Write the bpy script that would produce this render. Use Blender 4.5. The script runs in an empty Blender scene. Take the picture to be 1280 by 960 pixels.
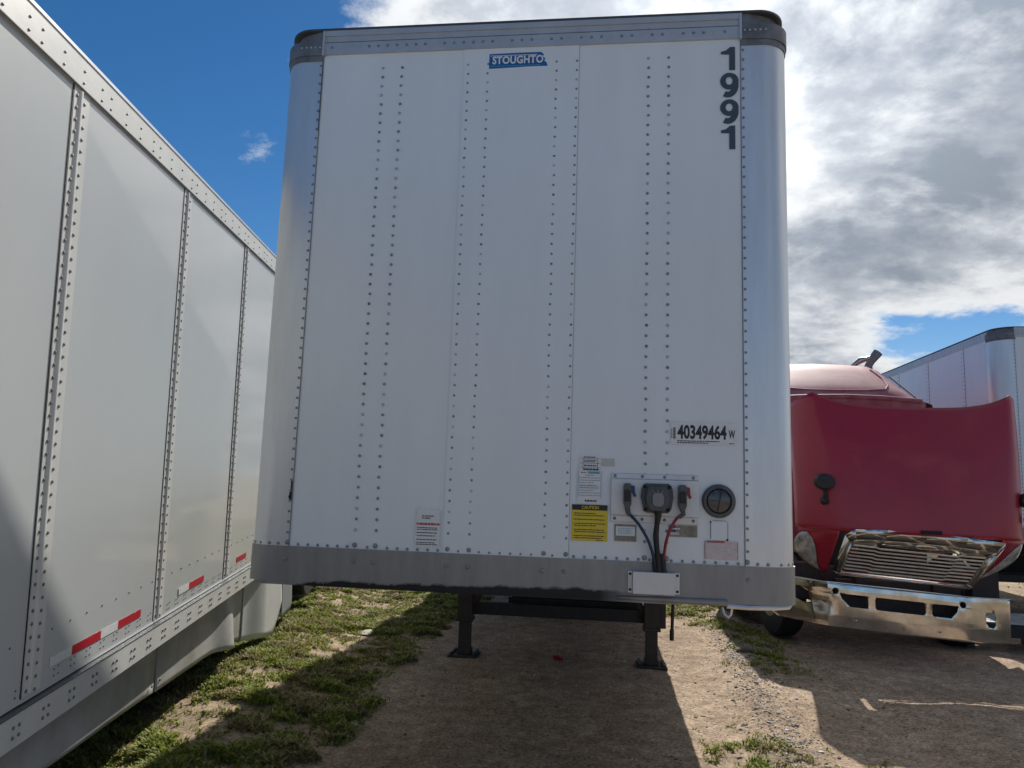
import bpy, bmesh, math, random
import numpy as np
from mathutils import Vector, Matrix
R = math.radians
random.seed(7); rng = np.random.RandomState(11)
sc = bpy.context.scene
col = sc.collection

# ------------------------------------------------------------------ camera
F_PX, YAW, PITCH, ROLL = 930.3, .1241, .1352, .0331
CAM = Vector((.4247, -3.5222, 1.7046))
fw = Vector((-math.sin(YAW)*math.cos(PITCH), math.cos(YAW)*math.cos(PITCH), math.sin(PITCH)))
rt = Vector((math.cos(YAW), math.sin(YAW), 0)); up = rt.cross(fw)
rt2 = math.cos(ROLL)*rt + math.sin(ROLL)*up; up2 = -math.sin(ROLL)*rt + math.cos(ROLL)*up
cd = bpy.data.cameras.new('camera'); cam = bpy.data.objects.new('camera', cd); col.objects.link(cam)
m = Matrix((rt2, up2, -fw)).transposed().to_4x4(); m.translation = CAM
cam.matrix_world = m
cd.sensor_width = 36; cd.lens = F_PX/1280*36; cd.clip_start = .05; cd.clip_end = 20000
sc.camera = cam

# ------------------------------------------------------------------ light
SUN_AZ = R(10.0)          # to the right of +y (towards +x)
SUN_EL = R(41)
sd = bpy.data.lights.new('sun', 'SUN'); sun = bpy.data.objects.new('sun', sd); col.objects.link(sun)
sd.energy = 3.7; sd.angle = R(.55); sd.color = (1, .955, .88)
tosun = Vector((math.sin(SUN_AZ)*math.cos(SUN_EL), math.cos(SUN_AZ)*math.cos(SUN_EL), math.sin(SUN_EL)))
sun.rotation_euler = tosun.to_track_quat('Z', 'Y').to_euler(); sun.location = (0, 0, 30)
sc.view_settings.view_transform = 'Standard'; sc.view_settings.look = 'None'
sc.view_settings.gamma = 1; sc.view_settings.exposure = 0.58

W = bpy.data.worlds.new('World'); sc.world = W; W.use_nodes = True
nt = W.node_tree; N = nt.nodes; L = nt.links; N.clear()
def nd(t, **k):
    n = N.new(t)
    for a, b in k.items(): setattr(n, a, b)
    return n
def mth(op, a, b=None, c=None, clamp=False):
    n = N.new('ShaderNodeMath'); n.operation = op; n.use_clamp = clamp
    for i, v in enumerate((a, b, c)):
        if v is None: continue
        if isinstance(v, (int, float)): n.inputs[i].default_value = v
        else: L.new(v, n.inputs[i])
    return n.outputs[0]
def sstep(v, lo, hi):
    n = N.new('ShaderNodeMapRange'); n.interpolation_type = 'SMOOTHSTEP'
    L.new(v, n.inputs[0]); n.inputs[1].default_value = lo; n.inputs[2].default_value = hi
    return n.outputs[0]
sky = nd('ShaderNodeTexSky', sky_type='NISHITA', sun_disc=False, sun_elevation=SUN_EL, sun_rotation=SUN_AZ,
         air_density=1.0, dust_density=.15, ozone_density=3.0, altitude=900)
hs = nd('ShaderNodeHueSaturation'); hs.inputs['Saturation'].default_value = 1.30; hs.inputs['Value'].default_value = .57
L.new(sky.outputs[0], hs.inputs['Color'])
tc = nd('ShaderNodeTexCoord'); sep = nd('ShaderNodeSeparateXYZ'); L.new(tc.outputs['Generated'], sep.inputs[0])
dx, dy, dz = sep.outputs
zz = mth('ADD', mth('MAXIMUM', dz, 0.0), .26)
px_, py_ = mth('DIVIDE', dx, zz), mth('DIVIDE', dy, zz)
cmb = nd('ShaderNodeCombineXYZ'); L.new(px_, cmb.inputs[0]); L.new(py_, cmb.inputs[1])
def noise(scale, detail, rough, off=(0, 0, 0), dist=0):
    mp = nd('ShaderNodeMapping'); mp.inputs['Location'].default_value = (off[0]+7.7, off[1]+7.7, off[2]); L.new(cmb.outputs[0], mp.inputs[0])
    n = nd('ShaderNodeTexNoise'); n.inputs['Scale'].default_value = scale; n.inputs['Detail'].default_value = detail
    n.inputs['Roughness'].default_value = rough; n.inputs['Distortion'].default_value = dist
    L.new(mp.outputs[0], n.inputs['Vector']); return n.outputs[0]
n1 = noise(2.4, 12, .62, (3.1, 1.7, 0), .15)
n2 = noise(2.0, 10, .60, (2.3, 8.4, 2), .25)
n3 = noise(6.0, 8, .66, (1.3, 7.4, 5), .2)
# coverage: thick cloud on the right half of the sky (azimuth east of the trailer), blue on the left
az = mth('ARCTAN2', dx, dy)            # radians, + to the right
el = mth('ARCSINE', dz)
cov = sstep(mth('ADD', az, mth('MULTIPLY', sstep(el, .40, .60), .25)), -.33, .08)
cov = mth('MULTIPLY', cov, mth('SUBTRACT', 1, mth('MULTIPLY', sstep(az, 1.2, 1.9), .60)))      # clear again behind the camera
def wisp(x, y, s):      # small stray clouds in the clear part
    d = (rt2*(x-640)-up2*(y-480)+fw*F_PX).normalized()
    q = nd('ShaderNodeVectorMath', operation='DOT_PRODUCT'); L.new(tc.outputs['Generated'], q.inputs[0]); q.inputs[1].default_value = d
    return sstep(q.outputs['Value'], math.cos(s), 1.0)
for wx, wy, ws, wa in ((356, 70, .05, .46), (300, 178, .07, .37), (430, 10, .08, .14)):
    cov = mth('ADD', cov, mth('MULTIPLY', wisp(wx, wy, ws), wa))
# patch of clear sky low on the right
g = mth('MULTIPLY', sstep(az, .27, .36), mth('SUBTRACT', 1, sstep(el, .20, .28)))
cov = mth('SUBTRACT', cov, mth('MULTIPLY', g, .42))
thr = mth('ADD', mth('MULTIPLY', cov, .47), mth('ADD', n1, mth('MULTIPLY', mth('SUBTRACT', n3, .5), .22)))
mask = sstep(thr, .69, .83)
thick = mth('ADD', mth('MULTIPLY', n2, .75), mth('MULTIPLY', n1, .35))
cr = nd('ShaderNodeValToRGB'); L.new(thick, cr.inputs[0])
e = cr.color_ramp.elements; e[0].position = .44; e[0].color = (.92, .94, .96, 1); e[1].position = .63; e[1].color = (.30, .345, .41, 1)
x = e.new(.53); x.color = (.50, .54, .60, 1)
# thin edges are bright white
wm = nd('ShaderNodeMix', data_type='RGBA'); L.new(sstep(thr, .80, 1.02), wm.inputs[0]); wm.inputs[6].default_value = (.88, .90, .92, 1)
L.new(cr.outputs[0], wm.inputs[7])
# clouds brighten towards the sun
dot = nd('ShaderNodeVectorMath', operation='DOT_PRODUCT'); L.new(tc.outputs['Generated'], dot.inputs[0]); dot.inputs[1].default_value = tosun
sunb = mth('ADD', 6.4, mth('MULTIPLY', sstep(dot.outputs['Value'], .88, 1.0), 3.2))
cs = nd('ShaderNodeVectorMath', operation='SCALE'); L.new(wm.outputs[2], cs.inputs[0]); L.new(sunb, cs.inputs['Scale'])
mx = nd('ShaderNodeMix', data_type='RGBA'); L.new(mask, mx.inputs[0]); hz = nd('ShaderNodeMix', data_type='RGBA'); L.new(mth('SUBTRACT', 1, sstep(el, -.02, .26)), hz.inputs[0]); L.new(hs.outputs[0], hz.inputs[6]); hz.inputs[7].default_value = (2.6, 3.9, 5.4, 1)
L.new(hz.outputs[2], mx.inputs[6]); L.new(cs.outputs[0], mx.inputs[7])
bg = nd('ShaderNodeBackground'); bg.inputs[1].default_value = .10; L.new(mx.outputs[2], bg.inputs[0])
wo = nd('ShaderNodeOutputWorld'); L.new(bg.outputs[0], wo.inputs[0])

# ------------------------------------------------------------------ materials
def mat(name, color, rough=.5, metal=0, coat=0, noise_amt=0, noise_scale=8, bump=0, bump_scale=60, spec=.5, color2=None, detail=6, stretch=None):
    M = bpy.data.materials.new(name); M.use_nodes = True; t = M.node_tree; b = t.nodes['Principled BSDF']
    b.inputs['Base Color'].default_value = (*color, 1); b.inputs['Roughness'].default_value = rough
    b.inputs['Metallic'].default_value = metal; b.inputs['Coat Weight'].default_value = coat; b.inputs['Coat Roughness'].default_value = .06
    b.inputs['Specular IOR Level'].default_value = spec
    co = t.nodes.new('ShaderNodeTexCoord'); src = co.outputs['Object']
    if stretch:
        mp = t.nodes.new('ShaderNodeMapping'); mp.inputs['Scale'].default_value = stretch; t.links.new(src, mp.inputs[0]); src = mp.outputs[0]
    if noise_amt or color2:
        n = t.nodes.new('ShaderNodeTexNoise'); n.inputs['Scale'].default_value = noise_scale; n.inputs['Detail'].default_value = detail; n.inputs['Roughness'].default_value = .65
        t.links.new(src, n.inputs['Vector'])
        r = t.nodes.new('ShaderNodeValToRGB'); t.links.new(n.outputs[0], r.inputs[0])
        c2 = color2 or tuple(max(0, c*(1-noise_amt)) for c in color)
        r.color_ramp.elements[0].position = .33; r.color_ramp.elements[0].color = (*c2, 1)
        r.color_ramp.elements[1].position = .62; r.color_ramp.elements[1].color = (*color, 1)
        t.links.new(r.outputs[0], b.inputs['Base Color'])
    if bump:
        n = t.nodes.new('ShaderNodeTexNoise'); n.inputs['Scale'].default_value = bump_scale; n.inputs['Detail'].default_value = 4
        t.links.new(src, n.inputs['Vector'])
        bp = t.nodes.new('ShaderNodeBump'); bp.inputs['Strength'].default_value = bump; bp.inputs['Distance'].default_value = .01
        t.links.new(n.outputs[0], bp.inputs['Height']); t.links.new(bp.outputs[0], b.inputs['Normal'])
    return M
def glaze(M, amt):
    pass
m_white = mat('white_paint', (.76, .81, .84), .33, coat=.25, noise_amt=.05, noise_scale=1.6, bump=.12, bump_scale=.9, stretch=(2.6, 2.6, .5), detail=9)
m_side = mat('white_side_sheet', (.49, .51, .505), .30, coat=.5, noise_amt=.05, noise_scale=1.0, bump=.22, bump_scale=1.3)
m_rivet = mat('rivet_metal', (.30, .31, .32), .45, metal=.6, noise_amt=.3, noise_scale=40)
m_rivets = [m_rivet, mat('rusty_rivet', (.20, .185, .17), .6, metal=.4), mat('bright_rivet', (.46, .47, .48), .35, metal=.6)]
m_rivetd = mat('dull_rivet', (.16, .16, .16), .55, metal=.3)
m_alu = mat('satin_aluminium', (.70, .72, .74), .36, metal=.6, noise_amt=.12, noise_scale=3, bump=.08, bump_scale=5, stretch=(3, 3, .4))
m_toprail = mat('weathered_top_rail', (.50, .53, .57), .42, metal=.35, noise_amt=.15, noise_scale=5)
m_cap = mat('dark_corner_casting', (.20, .215, .23), .55, metal=.3, noise_amt=.4, noise_scale=14, bump=.3, bump_scale=25)
m_seal_shade = mat('black_sealant_and_shade', (.02, .02, .02), .7)
m_whiterail = mat('white_rail', (.58, .58, .55), .4, coat=.15, noise_amt=.12, noise_scale=4, bump=.1, bump_scale=8)
m_skirt = mat('skirt_plastic', (.42, .42, .40), .42, coat=.1, noise_amt=.25, noise_scale=2.5, bump=.3, bump_scale=3, color2=(.27, .26, .235))
m_black = mat('black_rubber', (.018, .019, .02), .55, noise_amt=.3, noise_scale=30, bump=.2)
m_under = mat('undercarriage_black', (.022, .022, .023), .6, noise_amt=.5, noise_scale=12, bump=.3, bump_scale=30)
m_leg = mat('rusty_black_steel', (.028, .025, .023), .65, noise_amt=.5, noise_scale=15, bump=.4, bump_scale=40, color2=(.05, .034, .025))
m_plast = mat('grey_plastic', (.09, .10, .105), .5, noise_amt=.25, noise_scale=30)
m_plast2 = mat('light_grey_plastic', (.22, .23, .24), .5)
m_red = mat('red_tape', (.42, .012, .025), .4)
m_wtape = mat('white_tape', (.66, .67, .66), .35, noise_amt=.12, noise_scale=30)
m_blueh = mat('blue_hose', (.012, .035, .075), .4)
m_redh = mat('red_hose', (.25, .02, .03), .4)
m_yellow = mat('yellow_sticker', (.72, .56, .03), .45, noise_amt=.1, noise_scale=30)
m_ink = mat('black_ink', (.015, .017, .02), .5)
m_greyink = mat('grey_ink', (.10, .11, .13), .5)
m_num = mat('number_vinyl', (.055, .075, .10), .4)
m_bluest = mat('blue_sticker', (.015, .13, .38), .4, noise_amt=.1, noise_scale=40)
m_lblue = mat('light_blue_ink', (.10, .36, .52), .5)
m_paper = mat('sticker_white', (.76, .78, .79), .45, noise_amt=.08, noise_scale=50)
m_paper2 = mat('faded_sticker', (.60, .59, .56), .5, noise_amt=.25, noise_scale=60)
m_tan = mat('faded_tan_sticker', (.30, .27, .23), .5, noise_amt=.4, noise_scale=50)
m_pink = mat('faded_pink_sticker', (.62, .44, .45), .5, noise_amt=.25, noise_scale=80, color2=(.66, .63, .63))
m_redink = mat('red_ink', (.45, .05, .06), .5)
m_dinknavy = mat('navy_ink', (.02, .05, .16), .5)
m_lens = mat('dark_lens', (.05, .05, .048), .18, coat=.6)
m_galv = mat('white_metal_plate', (.66, .67, .68), .38, metal=.25, noise_amt=.1, noise_scale=6)
m_redp = mat('maroon_paint', (.35, .014, .040), .38, coat=.15, noise_amt=.15, noise_scale=2.5, bump=.05, bump_scale=4)
m_redp2 = mat('sunlit_maroon_paint', (.30, .075, .10), .60, coat=.04, spec=.3, noise_amt=.3, noise_scale=3, color2=(.42, .19, .21))  # pinker tones put the cab's sunlit sheen into the paint colour
m_chrome = mat('scuffed_chrome', (.70, .68, .645), .16, metal=1, noise_amt=.35, noise_scale=6, bump=.22, bump_scale=3.0, color2=(.48, .45, .41))
m_chromef = mat('grille_chrome', (.66, .65, .62), .20, metal=1, noise_amt=.2, noise_scale=5, bump=.05, bump_scale=4)
m_chromed = mat('dull_chrome', (.60, .57, .50), .30, metal=1, noise_amt=.3, noise_scale=10, bump=.2, bump_scale=10)
m_slat = mat('grille_slat_metal', (.74, .70, .60), .40, metal=.35, noise_amt=.3, noise_scale=12)
m_step = mat('ribbed_step_metal', (.62, .61, .57), .4, metal=.5, noise_amt=.3, noise_scale=14)
m_glass = mat('lamp_lens', (.50, .50, .49), .16, coat=.8, noise_amt=.5, noise_scale=9, color2=(.16, .15, .14))
m_wind = mat('tinted_glass', (.02, .025, .03), .06, coat=.5)
m_rim = mat('wheel_rim', (.42, .42, .41), .35, metal=.8, noise_amt=.3)
m_rock = mat('pale_stone', (.50, .45, .38), .8, noise_amt=.3, noise_scale=30, bump=.5)
m_gravel = mat('gravel', (.30, .265, .225), .85, noise_amt=.5, noise_scale=5)
m_litter = mat('red_plastic_scrap', (.35, .02, .02), .5)
m_dark = mat('dark_interior', (.012, .012, .012), .8)

# bottom rail: galvanised with run-off streaks and a band of grease on the lower lip
def bottom_rail_mat():
    M = mat('grimy_bottom_rail', (.36, .36, .355), .48, metal=.45)
    t = M.node_tree; b = t.nodes['Principled BSDF']; A = t.nodes.new; K = t.links.new
    co = A('ShaderNodeTexCoord'); mp = A('ShaderNodeMapping'); mp.inputs['Scale'].default_value = (9, 9, 1.6); K(co.outputs['Object'], mp.inputs[0])
    n = A('ShaderNodeTexNoise'); n.inputs['Scale'].default_value = 1.6; n.inputs['Detail'].default_value = 7; n.inputs['Roughness'].default_value = .7; K(mp.outputs[0], n.inputs['Vector'])
    r = A('ShaderNodeValToRGB'); K(n.outputs[0], r.inputs[0]); e = r.color_ramp.elements
    e[0].position = .28; e[0].color = (.235, .23, .225, 1); e[1].position = .66; e[1].color = (.31, .31, .31, 1)
    n2 = A('ShaderNodeTexNoise'); n2.inputs['Scale'].default_value = 2.2; n2.inputs['Detail'].default_value = 8; n2.inputs['Roughness'].default_value = .7; K(co.outputs['Object'], n2.inputs['Vector'])
    s = A('ShaderNodeSeparateXYZ'); K(co.outputs['Object'], s.inputs[0])
    def mm(op, a, b2):
        q = A('ShaderNodeMath'); q.operation = op
        for i, v in enumerate((a, b2)):
            if isinstance(v, (int, float)): q.inputs[i].default_value = v
            else: K(v, q.inputs[i])
        return q.outputs[0]
    # grease where the fifth wheel rubs: centred, ragged
    edge = mm('ADD', mm('MULTIPLY', mm('SUBTRACT', n2.outputs[0], .5), .13), 1.244)
    edge = mm('SUBTRACT', edge, mm('MULTIPLY', mm('MULTIPLY', s.outputs[0], s.outputs[0]), .035))
    f = A('ShaderNodeMapRange'); K(mm('SUBTRACT', edge, s.outputs[2]), f.inputs[0]); f.inputs[1].default_value = -.004; f.inputs[2].default_value = .008
    xr = A('ShaderNodeMapRange'); K(s.outputs[0], xr.inputs[0]); xr.inputs[1].default_value = .42; xr.inputs[2].default_value = .60; xr.inputs[3].default_value = 1; xr.inputs[4].default_value = 0
    f2 = mm('MULTIPLY', f.outputs[0], xr.outputs[0])
    mx = A('ShaderNodeMix'); mx.data_type = 'RGBA'; K(f2, mx.inputs[0]); K(r.outputs[0], mx.inputs[6]); mx.inputs[7].default_value = (.018, .018, .02, 1)
    K(mx.outputs[2], b.inputs['Base Color'])
    return M
m_botrail = bottom_rail_mat()

# ------------------------------------------------------------------ mesh helpers
class MB:
    def __init__(s): s.v = []; s.f = []; s.m = []; s.mats = []
    def mi(s, M):
        if M not in s.mats: s.mats.append(M)
        return s.mats.index(M)
    def add(s, vs, fs, M):
        o = len(s.v); s.v += [tuple(v) for v in vs]; k = s.mi(M)
        for f in fs: s.f.append(tuple(i+o for i in f)); s.m.append(k)
    def box(s, x0, x1, y0, y1, z0, z1, M):
        s.add([(x0,y0,z0),(x1,y0,z0),(x1,y1,z0),(x0,y1,z0),(x0,y0,z1),(x1,y0,z1),(x1,y1,z1),(x0,y1,z1)],
              [(0,3,2,1),(4,5,6,7),(0,1,5,4),(1,2,6,5),(2,3,7,6),(3,0,4,7)], M)
    def bar(s, a, b, w, h, M, upv=(0,0,1)):
        a = Vector(a); b = Vector(b); d = (b-a).normalized(); u = Vector(upv)
        if abs(d.dot(u)) > .95: u = Vector((0,1,0))
        r = d.cross(u).normalized()*w/2; u2 = r.cross(d).normalized()*h/2
        vs = [p+q for p in (a, b) for q in (-r-u2, r-u2, r+u2, -r+u2)]
        s.add(vs, [(0,1,2,3),(7,6,5,4),(0,4,5,1),(1,5,6,2),(2,6,7,3),(3,7,4,0)], M)
    def tube(s, pts, rad, M, seg=10, caps=True):
        pts = [Vector(p) for p in pts]; n = len(pts); rads = rad if isinstance(rad, (list, tuple)) else [rad]*n
        vs = []; prev = None
        for i, p in enumerate(pts):
            d = (pts[min(i+1, n-1)]-pts[max(i-1, 0)]).normalized()
            if prev is None: a = d.orthogonal().normalized()
            else: a = (prev - d*prev.dot(d)).normalized()
            prev = a; b = d.cross(a)
            for k in range(seg):
                t = 2*math.pi*k/seg; vs.append(p+(a*math.cos(t)+b*math.sin(t))*rads[i])
        fs = [(i*seg+k, i*seg+(k+1) % seg, (i+1)*seg+(k+1) % seg, (i+1)*seg+k) for i in range(n-1) for k in range(seg)]
        if caps: fs += [tuple(range(seg))[::-1], tuple((n-1)*seg+k for k in range(seg))]
        s.add(vs, fs, M)
    def rivet(s, p, nrm, r, M, h=None):
        p = Vector(p); n = Vector(nrm).normalized(); a = n.orthogonal().normalized(); b = n.cross(a); h = h or r*.6
        vs = []; seg = 8
        for rr, hh in ((1, -.1), (.78, .62)):
            for k in range(seg):
                t = 2*math.pi*k/seg; vs.append(p+(a*math.cos(t)+b*math.sin(t))*r*rr+n*h*hh)
        vs.append(p+n*h)
        fs = [(k, (k+1) % seg, seg+(k+1) % seg, seg+k) for k in range(seg)] + [(seg+k, seg+(k+1) % seg, 2*seg) for k in range(seg)]
        s.add(vs, fs, M)
    def grid(s, P, M, closed=False):
        # P[i][j] points
        o = []; nI = len(P); nJ = len(P[0]); vs = [p for row in P for p in row]
        fs = [(i*nJ+j, i*nJ+j+1, (i+1)*nJ+j+1, (i+1)*nJ+j) for i in range(nI-1) for j in range(nJ-1)]
        s.add(vs, fs, M)
    def prism(s, poly, y0, y1, M):      # poly in (x,z), extruded along y
        n = len(poly); vs = [(x, y0, z) for x, z in poly]+[(x, y1, z) for x, z in poly]
        s.add(vs, [tuple(range(n)), tuple(range(2*n-1, n-1, -1))]+[(i, i+n, (i+1) % n+n, (i+1) % n) for i in range(n)], M)
    def lathe(s, c, prof, M, axis='y', seg=28, sx=1.0):   # prof: (radius, offset along axis)
        vs = []
        for r, o in prof:
            for k in range(seg):
                t = 2*math.pi*k/seg; u, v = r*math.cos(t), r*math.sin(t)
                vs.append((c[0]+u*sx, c[1]+o, c[2]+v) if axis == 'y' else (c[0]+o, c[1]+u, c[2]+v))
        n = len(prof)
        fs = [(i*seg+k, i*seg+(k+1) % seg, (i+1)*seg+(k+1) % seg, (i+1)*seg+k) for i in range(n-1) for k in range(seg)]
        fs += [tuple(range(seg)), tuple((n-1)*seg+k for k in range(seg))]
        s.add(vs, fs, M)
    def build(s, name, parent=None, smooth=False, bevel=0, solid=0, off=(0,0,0), label=None):
        me = bpy.data.meshes.new(name)
        me.from_pydata([(v[0]-off[0], v[1]-off[1], v[2]-off[2]) for v in s.v], [], s.f)
        for M in s.mats: me.materials.append(M)
        me.polygons.foreach_set('material_index', s.m)
        bm = bmesh.new(); bm.from_mesh(me); bmesh.ops.recalc_face_normals(bm, faces=bm.faces); bm.to_mesh(me); bm.free()
        o = bpy.data.objects.new(name, me); col.objects.link(o)
        if parent is not None: o.parent = parent
        if smooth: me.shade_smooth(); me.set_sharp_from_angle(angle=R(38))
        if bevel:
            b = o.modifiers.new('bevel', 'BEVEL'); b.width = bevel; b.segments = 2; b.limit_method = 'ANGLE'; b.angle_limit = R(40)
        if solid:
            q = o.modifiers.new('solid', 'SOLIDIFY'); q.thickness = solid; q.offset = 0
        if label: o['label'] = label
        return o
def thing(name, loc, label, cat, group=None, mw=None):
    o = bpy.data.objects.new(name, None); col.objects.link(o)
    if mw is not None: o.matrix_world = mw
    else: o.location = loc
    o['label'] = label; o['category'] = cat
    if group: o['group'] = group
    return o
def tag(o, label=None, cat=None, group=None, kind=None):
    if label: o['label'] = label
    if cat: o['category'] = cat
    if group: o['group'] = group
    if kind: o['kind'] = kind
    return o

def text_geo(txt, x0, z0, w, h, y, M, bold=0.0, spacing=1.0, thick=.0006, shear=0):
    """letters fitted to a box in the xz plane, as verts/faces"""
    cu = bpy.data.curves.new('t', 'FONT'); cu.body = txt; cu.size = 1; cu.offset = bold; cu.space_character = spacing; cu.shear = shear
    cu.resolution_u = 3
    ob = bpy.data.objects.new('t', cu); me = bpy.data.meshes.new_from_object(ob)
    vs = np.array([v.co[:] for v in me.vertices]); fs = [tuple(p.vertices) for p in me.polygons]
    mn = vs.min(0); mxx = vs.max(0); sx = w/(mxx[0]-mn[0]); sz = h/(mxx[1]-mn[1])
    out = [(x0+(a-mn[0])*sx, y, z0+(b-mn[1])*sz) for a, b, _ in vs]
    bpy.data.objects.remove(ob); bpy.data.curves.remove(cu); bpy.data.meshes.remove(me)
    return out, fs
def put_text(mb, *a, **k):
    vs, fs = text_geo(*a, **k); mb.add(vs, fs, a[6])
def scribble(mb, x0, x1, z0, z1, y, M, rows, seed=0, fill=.55, gap=.16):
    rr = random.Random(seed); rh = (z1-z0)/rows
    for i in range(rows):
        zc = z1-(i+.5)*rh; x = x0; end = x1-(x1-x0)*rr.choice([0, .03, .1, .3])
        while x < end:
            w = rr.uniform(.004, .016); w = min(w, end-x)
            if w > .001: mb.box(x, x+w, y-.0003, y, zc-rh*fill/2, zc+rh*fill/2, M)
            x += w+rr.uniform(.0015, .003)

# ------------------------------------------------------------------ value noise
def vnoise(x, y, s, seed):
    r = np.random.RandomState(seed); T = r.rand(256, 256)
    u, v = x/s, y/s; i, j = np.floor(u).astype(int), np.floor(v).astype(int); a, b = u-i, v-j
    a = a*a*(3-2*a); b = b*b*(3-2*b); g = lambda p, q: T[p % 256, q % 256]
    return (g(i, j)*(1-a)*(1-b)+g(i+1, j)*a*(1-b)+g(i, j+1)*(1-a)*b+g(i+1, j+1)*a*b)
def fbm(x, y, s, seed, o=4):
    t = 0; w = 1; W_ = 0
    for k in range(o): t = t+w*vnoise(x, y, s/2**k, seed+k); W_ += w; w *= .55
    return t/W_
def sm(x, a, b):
    t = np.clip((x-a)/(b-a), 0, 1); return t*t*(3-2*t)
def grass_mask(x, y):
    n = fbm(x, y, .75, 3); nf = fbm(x, y, .22, 8, 3)
    edge = -1.28+.55*(fbm(x*0, y, 1.1, 21)-.5)
    left = sm(edge-x+.35*(nf-.5), -.10, .12)*(.25+.75*sm(n+.45*(nf-.5), .36, .50))
    right = sm(x, 1.25, 1.5)*sm(-x, -2.7, -2.0)*sm(y, 3.6, 5.2)*sm(n, .42, .6)*.8
    br = np.exp(-(((x-1.45)/.28)**2+((y-1.55)/.5)**2))*1.1*sm(nf, .35, .6)
    br2 = np.exp(-(((x-2.5)/.7)**2+((y-1.45)/.22)**2))*.9*sm(nf, .4, .62)
    far = sm(y, 9, 13)*sm(n, .35, .55)*.9
    far2 = sm(x, 5.3, 6.5)*sm(n, .4, .55)*.8
    return np.clip(np.maximum.reduce([left, right, br, br2, far, far2]), 0, 1)
def ground_z(x, y):
    z = .030*(fbm(x, y, 1.4, 40)-.5)+.014*(fbm(x, y, .16, 50, 3)-.5)+.007*(vnoise(x, y, .055, 90)-.5)
    # low ridge between the wheel tracks, right of the middle trailer
    z = z+.035*np.exp(-((x-1.62-.05*y)/.16)**2)*sm(y, .5, 2)*(.4+fbm(x, y, .1, 60, 2))
    z = z+.025*grass_mask(x, y)+.022*(fbm(x, y, .5, 33, 2)-.5)
    xs_ = -1.85-.205*(y+.7); z = z+.13*np.exp(-((x-xs_)/.45)**2)*sm(y, 0., 2.5)      # bank along the foot of the left trailer
    z = z-.02*(np.exp(-((x-2.55)/.16)**2)+np.exp(-((x-1.25)/.14)**2))*sm(y, .3, 1.5)       # wheel ruts
    # tyre tread prints in the sand in front of the truck
    u = (x-2.75)+.25*(y-2.6); tread = sm(.32-np.abs(u), 0, .06)*sm(y, 1.9, 2.2)*sm(-y, -3.6, -3.1)
    z = z-.012*tread*(.5+.5*np.sin((y*1.0+np.abs(u)*.9)*2*math.pi/.085))
    return z

# ------------------------------------------------------------------ ground
def graded(lo, hi, step, far):
    a = list(np.arange(lo, hi+1e-6, step)); s = step; v = hi
    while v < far: s *= 1.35; v += s; a.append(v)
    s = step; v = lo; b = []
    while v > -far: s *= 1.35; v -= s; b.append(v)
    return np.array(b[::-1]+a)
gx = graded(-4.0, 6.4, .02, 4000); gy = graded(.4, 9.0, .02, 4000)
X, Y = np.meshgrid(gx, gy); near = sm(-np.abs(X), -30, -12)*sm(-np.abs(Y), -40, -18)
Z = ground_z(X, Y)*near
ny, nx = X.shape
me = bpy.data.meshes.new('ground')
me.vertices.add(nx*ny); me.vertices.foreach_set('co', np.stack([X, Y, Z], -1).astype(np.float32).ravel())
idx = np.arange(nx*ny).reshape(ny, nx); q = np.stack([idx[:-1, :-1], idx[:-1, 1:], idx[1:, 1:], idx[1:, :-1]], -1).reshape(-1, 4)
me.loops.add(q.size); me.loops.foreach_set('vertex_index', q.ravel().astype(np.int32))
me.polygons.add(len(q)); me.polygons.foreach_set('loop_start', (np.arange(len(q))*4).astype(np.int32))
me.update(calc_edges=True); me.validate(); me.shade_smooth()
at = me.attributes.new('grass', 'FLOAT', 'POINT'); at.data.foreach_set('value', grass_mask(X, Y).astype(np.float32).ravel())
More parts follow.
